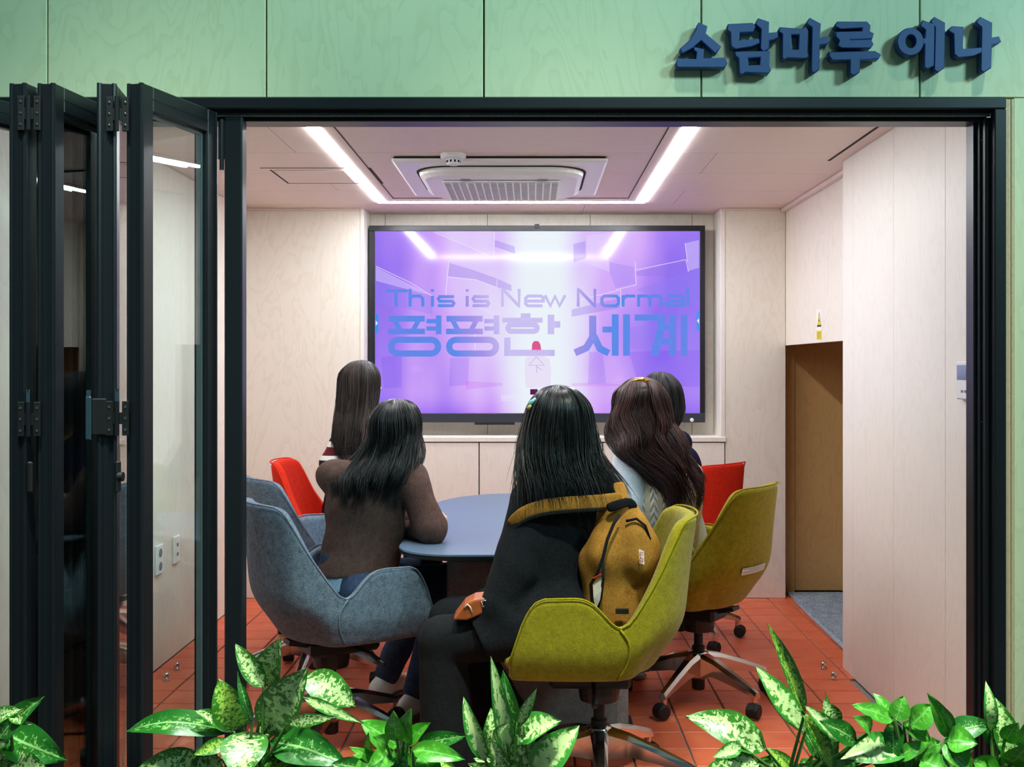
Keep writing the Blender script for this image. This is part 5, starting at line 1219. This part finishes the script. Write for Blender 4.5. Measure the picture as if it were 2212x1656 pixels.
MB().box(*(lambda a, b: (a[0], b[0], 3.225, 3.24, b[2], a[2]))(on_bag(1330, 1315, 3.23), on_bag(1358, 1325, 3.23))).build('buckle', M['plastic'], bp)
# broad shoulder band across the coat
def band(pts, w_, m, name, th=0.006):
    P = [vec(p) for p in pts]; rows = []
    for i, p in enumerate(P):
        t = unit(P[min(i + 1, len(P) - 1)] - P[max(i - 1, 0)]); nrm = unit(vec((0.1, -1, 0.15))); sd = unit(np.cross(t, nrm)); rows.append([Vector(p - sd * w_ / 2), Vector(p - sd * w_ / 4 + nrm * 0.003), Vector(p + sd * w_ / 4 + nrm * 0.003), Vector(p + sd * w_ / 2)])
    o = MB().grid(rows).build(name, m, bp, True); d = o.modifiers.new('s', 'SOLIDIFY'); d.thickness = th; d.offset = 0; d = o.modifiers.new('sub', 'SUBSURF'); d.levels = 1; d.render_levels = 1
sp_ = [W(1104, 1136, 3.355), W(1125, 1110, 3.335), W(1160, 1095, 3.318), W(1210, 1088, 3.312), W(1262, 1085, 3.318), W(1305, 1083, 3.32), W(1345, 1076, 3.34)]
band(sp_, 0.045, M['tan_canvas'], 'shoulder_strap')
band([p + vec((0, -0.004, -0.024)) for p in sp_[:-1]], 0.010, M['strap_web'], 'strap_edge', 0.008)
band([W(1335, 1040, 3.40), W(1342, 1065, 3.36), W(1350, 1090, 3.34), W(1356, 1115, 3.33)], 0.04, M['tan_canvas'], 'shoulder_strap')
band([W(1310, 1098, 3.30), W(1340, 1088, 3.29), W(1362, 1080, 3.31), W(1370, 1100, 3.32)], 0.03, M['strap_web'], 'grab_handle', 0.012)

hb_ = empty('handbag', (-0.19, 3.36, 0.58), 'small orange brown leather bag on the lap of the black coat', 'bag')
lea = plain('tan_leather', srgb(166, 82, 36), 0.42, var=0.15)
q = [(978, 1339), (1003, 1306), (1024, 1295), (1060, 1291), (1070, 1312), (1042, 1326), (1008, 1340)]
mb = MB().add([W(x, y, 3.30) for (x, y) in q] + [W(x, y, 3.30) + vec((0.0, 0.085, 0.006)) for (x, y) in q], [tuple(range(7))] + [tuple(range(7, 14))[::-1]] + [(i, i + 7, (i + 1) % 7 + 7, (i + 1) % 7) for i in range(7)])
mb.build('bag_body', lea, hb_, bevel=0.006)
MB().tube([W(1003, 1312, 3.297), W(1010, 1305, 3.296), W(1016, 1311, 3.296), W(1020, 1322, 3.296)], 0.0025, 6).build('stitching', plain('cream_thread', srgb(230, 214, 190), 0.7), hb_, True)
MB().tube([W(1040, 1298, 3.296), W(1043, 1310, 3.296), W(1052, 1309, 3.296), W(1051, 1296, 3.296), W(1040, 1298, 3.296)], 0.0022, 6).build('buckle', M['steel'], hb_, True)

# ================================================================== PLANTS IN THE TROUGH BEFORE THE DOORS
pl = empty('planter', (0.1, 2.42, 0.0), 'long planter trough below the plants in front of the room', 'planter')
conc = plain('grey_planter', srgb(96, 98, 96), 0.8)
for b in ((-1.75, 2.0, 2.10, 2.14), (-1.75, 2.0, 2.60, 2.64)): box('side_wall', b[0], b[1], b[2], b[3], 0.0, 0.36, conc, pl, bev=0.004)
for b in ((-1.75, -1.71, 2.14, 2.60), (1.96, 2.0, 2.14, 2.60)): box('end_wall', b[0], b[1], b[2], b[3], 0.0, 0.36, conc, pl, bev=0.004)
o = box('soil', -1.71, 1.96, 2.14, 2.60, 0.30, 0.335, plain('dark_soil', srgb(48, 36, 28), 0.95, var=0.4, scale=60), pl)
def leaf_mat(name, dark, pale, amount, scale, rib=None, edge=0.25):
    s = N(name).set(0.34, 0, 0.5); uv = s.n('ShaderNodeUVMap'); sp = s.n('ShaderNodeSeparateXYZ'); s.l(uv.outputs[0], sp.inputs[0])
    cx_ = s.math('ABSOLUTE', s.math('SUBTRACT', sp.outputs[0], 0.5))           # 0 at the midrib, 0.5 at the margin
    oi = s.n('ShaderNodeObjectInfo'); mp = s.n('ShaderNodeMapping'); mp.inputs['Scale'].default_value = (1.0, 2.6, 1.0); s.l(uv.outputs[0], mp.inputs[0])
    c = s.n('ShaderNodeCombineXYZ'); s.l(s.math('MULTIPLY', oi.outputs['Random'], 40.0), c.inputs[2]); s.l(c.outputs[0], mp.inputs['Location'])
    f = s.noise(mp.outputs[0], scale, 3, 0.6, 0.6)
    k = s.math('SUBTRACT', s.math('ADD', f, amount), s.math('MULTIPLY', s.math('POWER', s.math('MULTIPLY', cx_, 2.0), 2.5), edge))
    colr = s.ramp(k, [(0.47, dark), (0.56, pale)])
    if rib: 
        m_ = s.math('LESS_THAN', cx_, 0.03); colr = s.mix(m_, colr, rib)
    s.base(colr); s.b.inputs['Transmission Weight'].default_value = 0.0; s.b.inputs['Subsurface Weight'].default_value = 0.05
    s.bump(f, 0.15, 0.004); return s.m
GD, GM, GL, GY = srgb(54, 122, 34), srgb(66, 152, 48), srgb(196, 228, 168), srgb(170, 206, 84)
LM = {'v': leaf_mat('variegated_leaf_pale', GD, srgb(204, 230, 158), 0.06, 7.0), 'y': leaf_mat('variegated_leaf_yellow', GD, GY, 0.06, 8.0), 'd': leaf_mat('dark_leaf_flecked', srgb(36, 110, 34), srgb(150, 204, 112), -0.06, 9.0, srgb(150, 200, 120)),
      'g': leaf_mat('plain_green_leaf', srgb(76, 160, 44), srgb(112, 196, 70), -0.02, 3.0, srgb(130, 200, 100)), 'w': leaf_mat('pale_centre_leaf', srgb(60, 142, 50), srgb(206, 230, 158), 0.12, 5.0, None, 0.42)}
M['stem'] = plain('green_stem', srgb(74, 118, 48), 0.5, var=0.2)
def leaf(root, base, tip, w_, kind, Y0, Y1, tilt=0.5, bend=0.12, fold=0.25, lean=0.0, rng=random):
    a, b = vec(WP(base[0], base[1], Y0)), vec(WP(tip[0], tip[1], Y1)); d = b - a; L = np.linalg.norm(d); t = d / L
    n_ = unit(vec((lean, -1, tilt))); sd = unit(np.cross(t, n_)); n_ = np.cross(sd, t); ww = w_ * (Y0 + Y1) / 2 / F
    NS, NC = 9, 5; vs_, uv = [], []
    for i in range(NS + 1):
        u = i / NS; prof = (math.sin(math.pi * u ** 0.78) ** 0.8) if 0 < u < 1 else 0.0
        prof = max(prof * (1.05 - 0.15 * u), 0.02 if i == 0 else 0.004)
        ctr = a + d * u + n_ * (bend * L * math.sin(math.pi * u)) - n_ * 0.0
        for j in range(NC):
            q = (j / (NC - 1)) * 2 - 1; wob = 0.03 * ww * math.sin(u * 9 + j * 2)
            vs_.append(ctr + sd * (q * prof * ww / 2) + n_ * (abs(q) ** 1.3 * prof * ww * fold * 0.5 + wob)); uv.append((q * 0.5 + 0.5, u))
    fs = [(i * NC + j, i * NC + j + 1, (i + 1) * NC + j + 1, (i + 1) * NC + j) for i in range(NS) for j in range(NC - 1)]
    off = vec(absloc(root)); me = bpy.data.meshes.new('leaf'); me.from_pydata([tuple(p - off) for p in vs_], [], fs)
    ul = me.uv_layers.new(name='UVMap')
    for li, lp in enumerate(me.loops): ul.data[li].uv = uv[lp.vertex_index]
    return link('leaf', me, LM[kind], root, True)
def plant(name, label, px, Y, leaves, group='leafy plants in the planter'):
    bx_ = (px - 1150) * Y / F; r = empty(name, (bx_, Y, 0.335), label, 'plant', group); rg = random.Random(int(px))
    root = vec((bx_, Y, 0.33))
    xs_ = [l_[0][0] for l_ in leaves]; kinds = [l_[3] for l_ in leaves]
    leaves = list(leaves) + [((px + rg.uniform(-25, 25), 1670 + rg.uniform(-10, 20)), (rg.uniform(min(xs_) - 60, max(xs_) + 60), rg.uniform(1612, 1662)), rg.uniform(34, 62), rg.choice(kinds), dict(y0=rg.uniform(-0.02, 0.10))) for _ in range(7)]
    for lf in leaves:
        base, tip, w_, kind = lf[:4]; o_ = lf[4] if len(lf) > 4 else {}
        y0 = Y + o_.get('y0', rg.uniform(-0.03, 0.03)); y1 = y0 + o_.get('dy', rg.uniform(-0.07, 0.03))
        leaf(r, base, tip, w_, kind, y0, y1, o_.get('tilt', rg.uniform(0.25, 0.8)), o_.get('bend', rg.uniform(0.04, 0.14)), o_.get('fold', rg.uniform(0.15, 0.4)), o_.get('lean', rg.uniform(-0.25, 0.25)))
        b = vec(WP(base[0], base[1], y0)); rb = root + vec((rg.uniform(-0.03, 0.03), rg.uniform(-0.02, 0.02), 0)); mid = (b + rb) / 2 + vec(((b[0] - rb[0]) * -0.15, 0, 0.03))
        MB().tube([Vector(rb), Vector(mid), Vector(b), Vector(b + (vec(WP(tip[0], tip[1], y1)) - b) * 0.1)], [0.005, 0.004, 0.0032, 0.0018], 6).build('stem', M['stem'], r, True)
    return r
D = lambda **k: k
plant('spotted_plant', 'spotted green plant cut off by the left edge of the photo', 10, 2.36, [((-10, 1602), (96, 1503), 62, 'd'), ((-5, 1575), (146, 1642), 84, 'd', D(bend=0.18)), ((20, 1640), (110, 1668), 60, 'v'), ((-20, 1560), (50, 1530), 40, 'v'), ((20, 1545), (70, 1565), 22, 'v'), ((0, 1650), (60, 1690), 70, 'd'), ((-40, 1640), (20, 1600), 60, 'v')])
plant('spotted_plant', 'largest plant, broad pale spotted leaves in front of the blue grey chair', 545, 2.34, [((570, 1484), (508, 1390), 46, 'v', D(bend=0.05)), ((572, 1478), (606, 1376), 68, 'v', D(bend=0.05, fold=0.5)), ((524, 1572), (472, 1466), 82, 'y', D(tilt=0.3)), ((572, 1580), (664, 1442), 100, 'v', D(tilt=0.4)), ((655, 1462), (768, 1526), 74, 'v', D(tilt=0.9)),
    ((505, 1580), (272, 1580), 58, 'd', D(bend=0.24, tilt=0.8)), ((622, 1560), (730, 1547), 30, 'v'), ((655, 1505), (785, 1562), 26, 'w'), ((535, 1580), (520, 1690), 104, 'v', D(tilt=0.9, dy=-0.10)), ((584, 1600), (752, 1652), 84, 'd', D(tilt=0.9)), ((600, 1650), (700, 1690), 80, 'd'), ((440, 1640), (286, 1670), 70, 'v', D(bend=0.18)), ((495, 1600), (418, 1630), 34, 'y'), ((560, 1590), (610, 1545), 46, 'v'), ((480, 1640), (400, 1690), 70, 'v'), ((560, 1610), (560, 1690), 60, 'y'), ((545, 1560), (513, 1448), 22, 'd'), ((500, 1575), (420, 1535), 44, 'v', D(tilt=1.0)), ((640, 1640), (740, 1700), 60, 'v')])
plant('green_creeper', 'bright green leafy plant below the black trouser leg', 880, 2.30, [((862, 1612), (778, 1556), 58, 'g'), ((858, 1600), (850, 1535), 46, 'g'), ((872, 1604), (888, 1530), 52, 'g'), ((880, 1604), (930, 1560), 40, 'g'), ((905, 1606), (1010, 1588), 40, 'd'), ((890, 1618), (1005, 1640), 46, 'g'), ((850, 1620), (792, 1662), 50, 'g'), ((870, 1625), (900, 1690), 56, 'g'), ((820, 1640), (760, 1690), 50, 'g'), ((905, 1630), (960, 1690), 50, 'g'), ((835, 1610), (806, 1590), 40, 'g'), ((800, 1625), (796, 1580), 18, 'y'), ((880, 1645), (840, 1700), 60, 'd'), ((925, 1640), (985, 1660), 34, 'y'), ((790, 1660), (716, 1648), 40, 'd')])
plant('upright_plant', 'upright plant with narrow pale streaked leaves before the yellow chair', 1110, 2.32, [((1098, 1640), (1060, 1416), 40, 'w', D(bend=0.06)), ((1112, 1600), (1086, 1446), 44, 'd', D(bend=0.04)), ((1120, 1566), (1160, 1486), 26, 'w'), ((1050, 1645), (1001, 1504), 40, 'w'), ((1070, 1645), (1060, 1528), 50, 'v'), ((1120, 1590), (1212, 1556), 70, 'w', D(tilt=0.9)), ((1150, 1670), (1252, 1566), 76, 'w', D(tilt=0.7)), ((1112, 1680), (1128, 1556), 52, 'v'), ((1150, 1680), (1120, 1540), 56, 'v'), ((1090, 1690), (1060, 1590), 44, 'v'), ((1170, 1690), (1210, 1600), 70, 'w'), ((1070, 1600), (1100, 1560), 24, 'w')])
plant('pointed_plant', 'plant with a tall pointed leaf right of the yellow chairs', 1715, 2.32, [((1655, 1618), (1480, 1546), 84, 'v', D(tilt=0.9, bend=0.12)), ((1640, 1650), (1516, 1672), 66, 'v', D(tilt=0.9)), ((1600, 1610), (1540, 1635), 34, 'w'), ((1738, 1540), (1657, 1345), 38, 'y', D(bend=0.03, fold=0.5)), ((1740, 1580), (1631, 1438), 54, 'w', D(bend=0.05)), ((1795, 1660), (1728, 1530), 40, 'y'), ((1802, 1650), (1782, 1492), 26, 'd'), ((1812, 1600), (1738, 1524), 38, 'w'), ((1805, 1570), (1778, 1512), 46, 'v'), ((1770, 1640), (1726, 1560), 34, 'd'), ((1960, 1618), (1800, 1640), 74, 'w', D(tilt=1.0, bend=0.12)), ((1850, 1600), (1770, 1556), 50, 'd'), ((1880, 1580), (1842, 1548), 40, 'g'), ((1780, 1690), (1850, 1640), 60, 'd'), ((1760, 1680), (1700, 1660), 50, 'v')])
plant('green_shrub', 'plain green plant with clustered leaves by the right wall panels', 1985, 2.34, [((1930, 1555), (1838, 1522), 40, 'g', D(bend=0.06)), ((1925, 1552), (1885, 1496), 30, 'g'), ((1935, 1556), (1952, 1502), 46, 'g'), ((1965, 1566), (2012, 1522), 56, 'g'), ((1950, 1560), (2010, 1600), 40, 'g'), ((1928, 1556), (1930, 1640), 44, 'd'), ((2050, 1590), (2003, 1496), 42, 'g'), ((2045, 1586), (2140, 1562), 54, 'd', D(tilt=0.9)), ((2045, 1600), (2112, 1606), 62, 'g'), ((2040, 1600), (2100, 1668), 56, 'g'), ((2030, 1600), (1965, 1640), 46, 'g'), ((2060, 1575), (2030, 1520), 22, 'd'), ((1990, 1640), (2060, 1690), 60, 'g'), ((1960, 1650), (1900, 1690), 60, 'd'), ((2100, 1640), (2160, 1690), 60, 'g'), ((1930, 1640), (1990, 1600), 34, 'g'), ((2070, 1640), (2010, 1680), 44, 'y')])
plant('streaked_plant', 'narrow streaked plant in front of the right door frame', 2165, 2.36, [((2140, 1580), (2129, 1470), 30, 'w', D(bend=0.2)), ((2185, 1640), (2150, 1506), 56, 'v'), ((2170, 1600), (2200, 1560), 40, 'g'), ((2180, 1650), (2225, 1600), 60, 'g'), ((2150, 1600), (2120, 1560), 40, 'd'), ((2190, 1660), (2230, 1650), 60, 'd'), ((2160, 1660), (2130, 1640), 50, 'g'), ((2200, 1610), (2226, 1540), 44, 'g')])
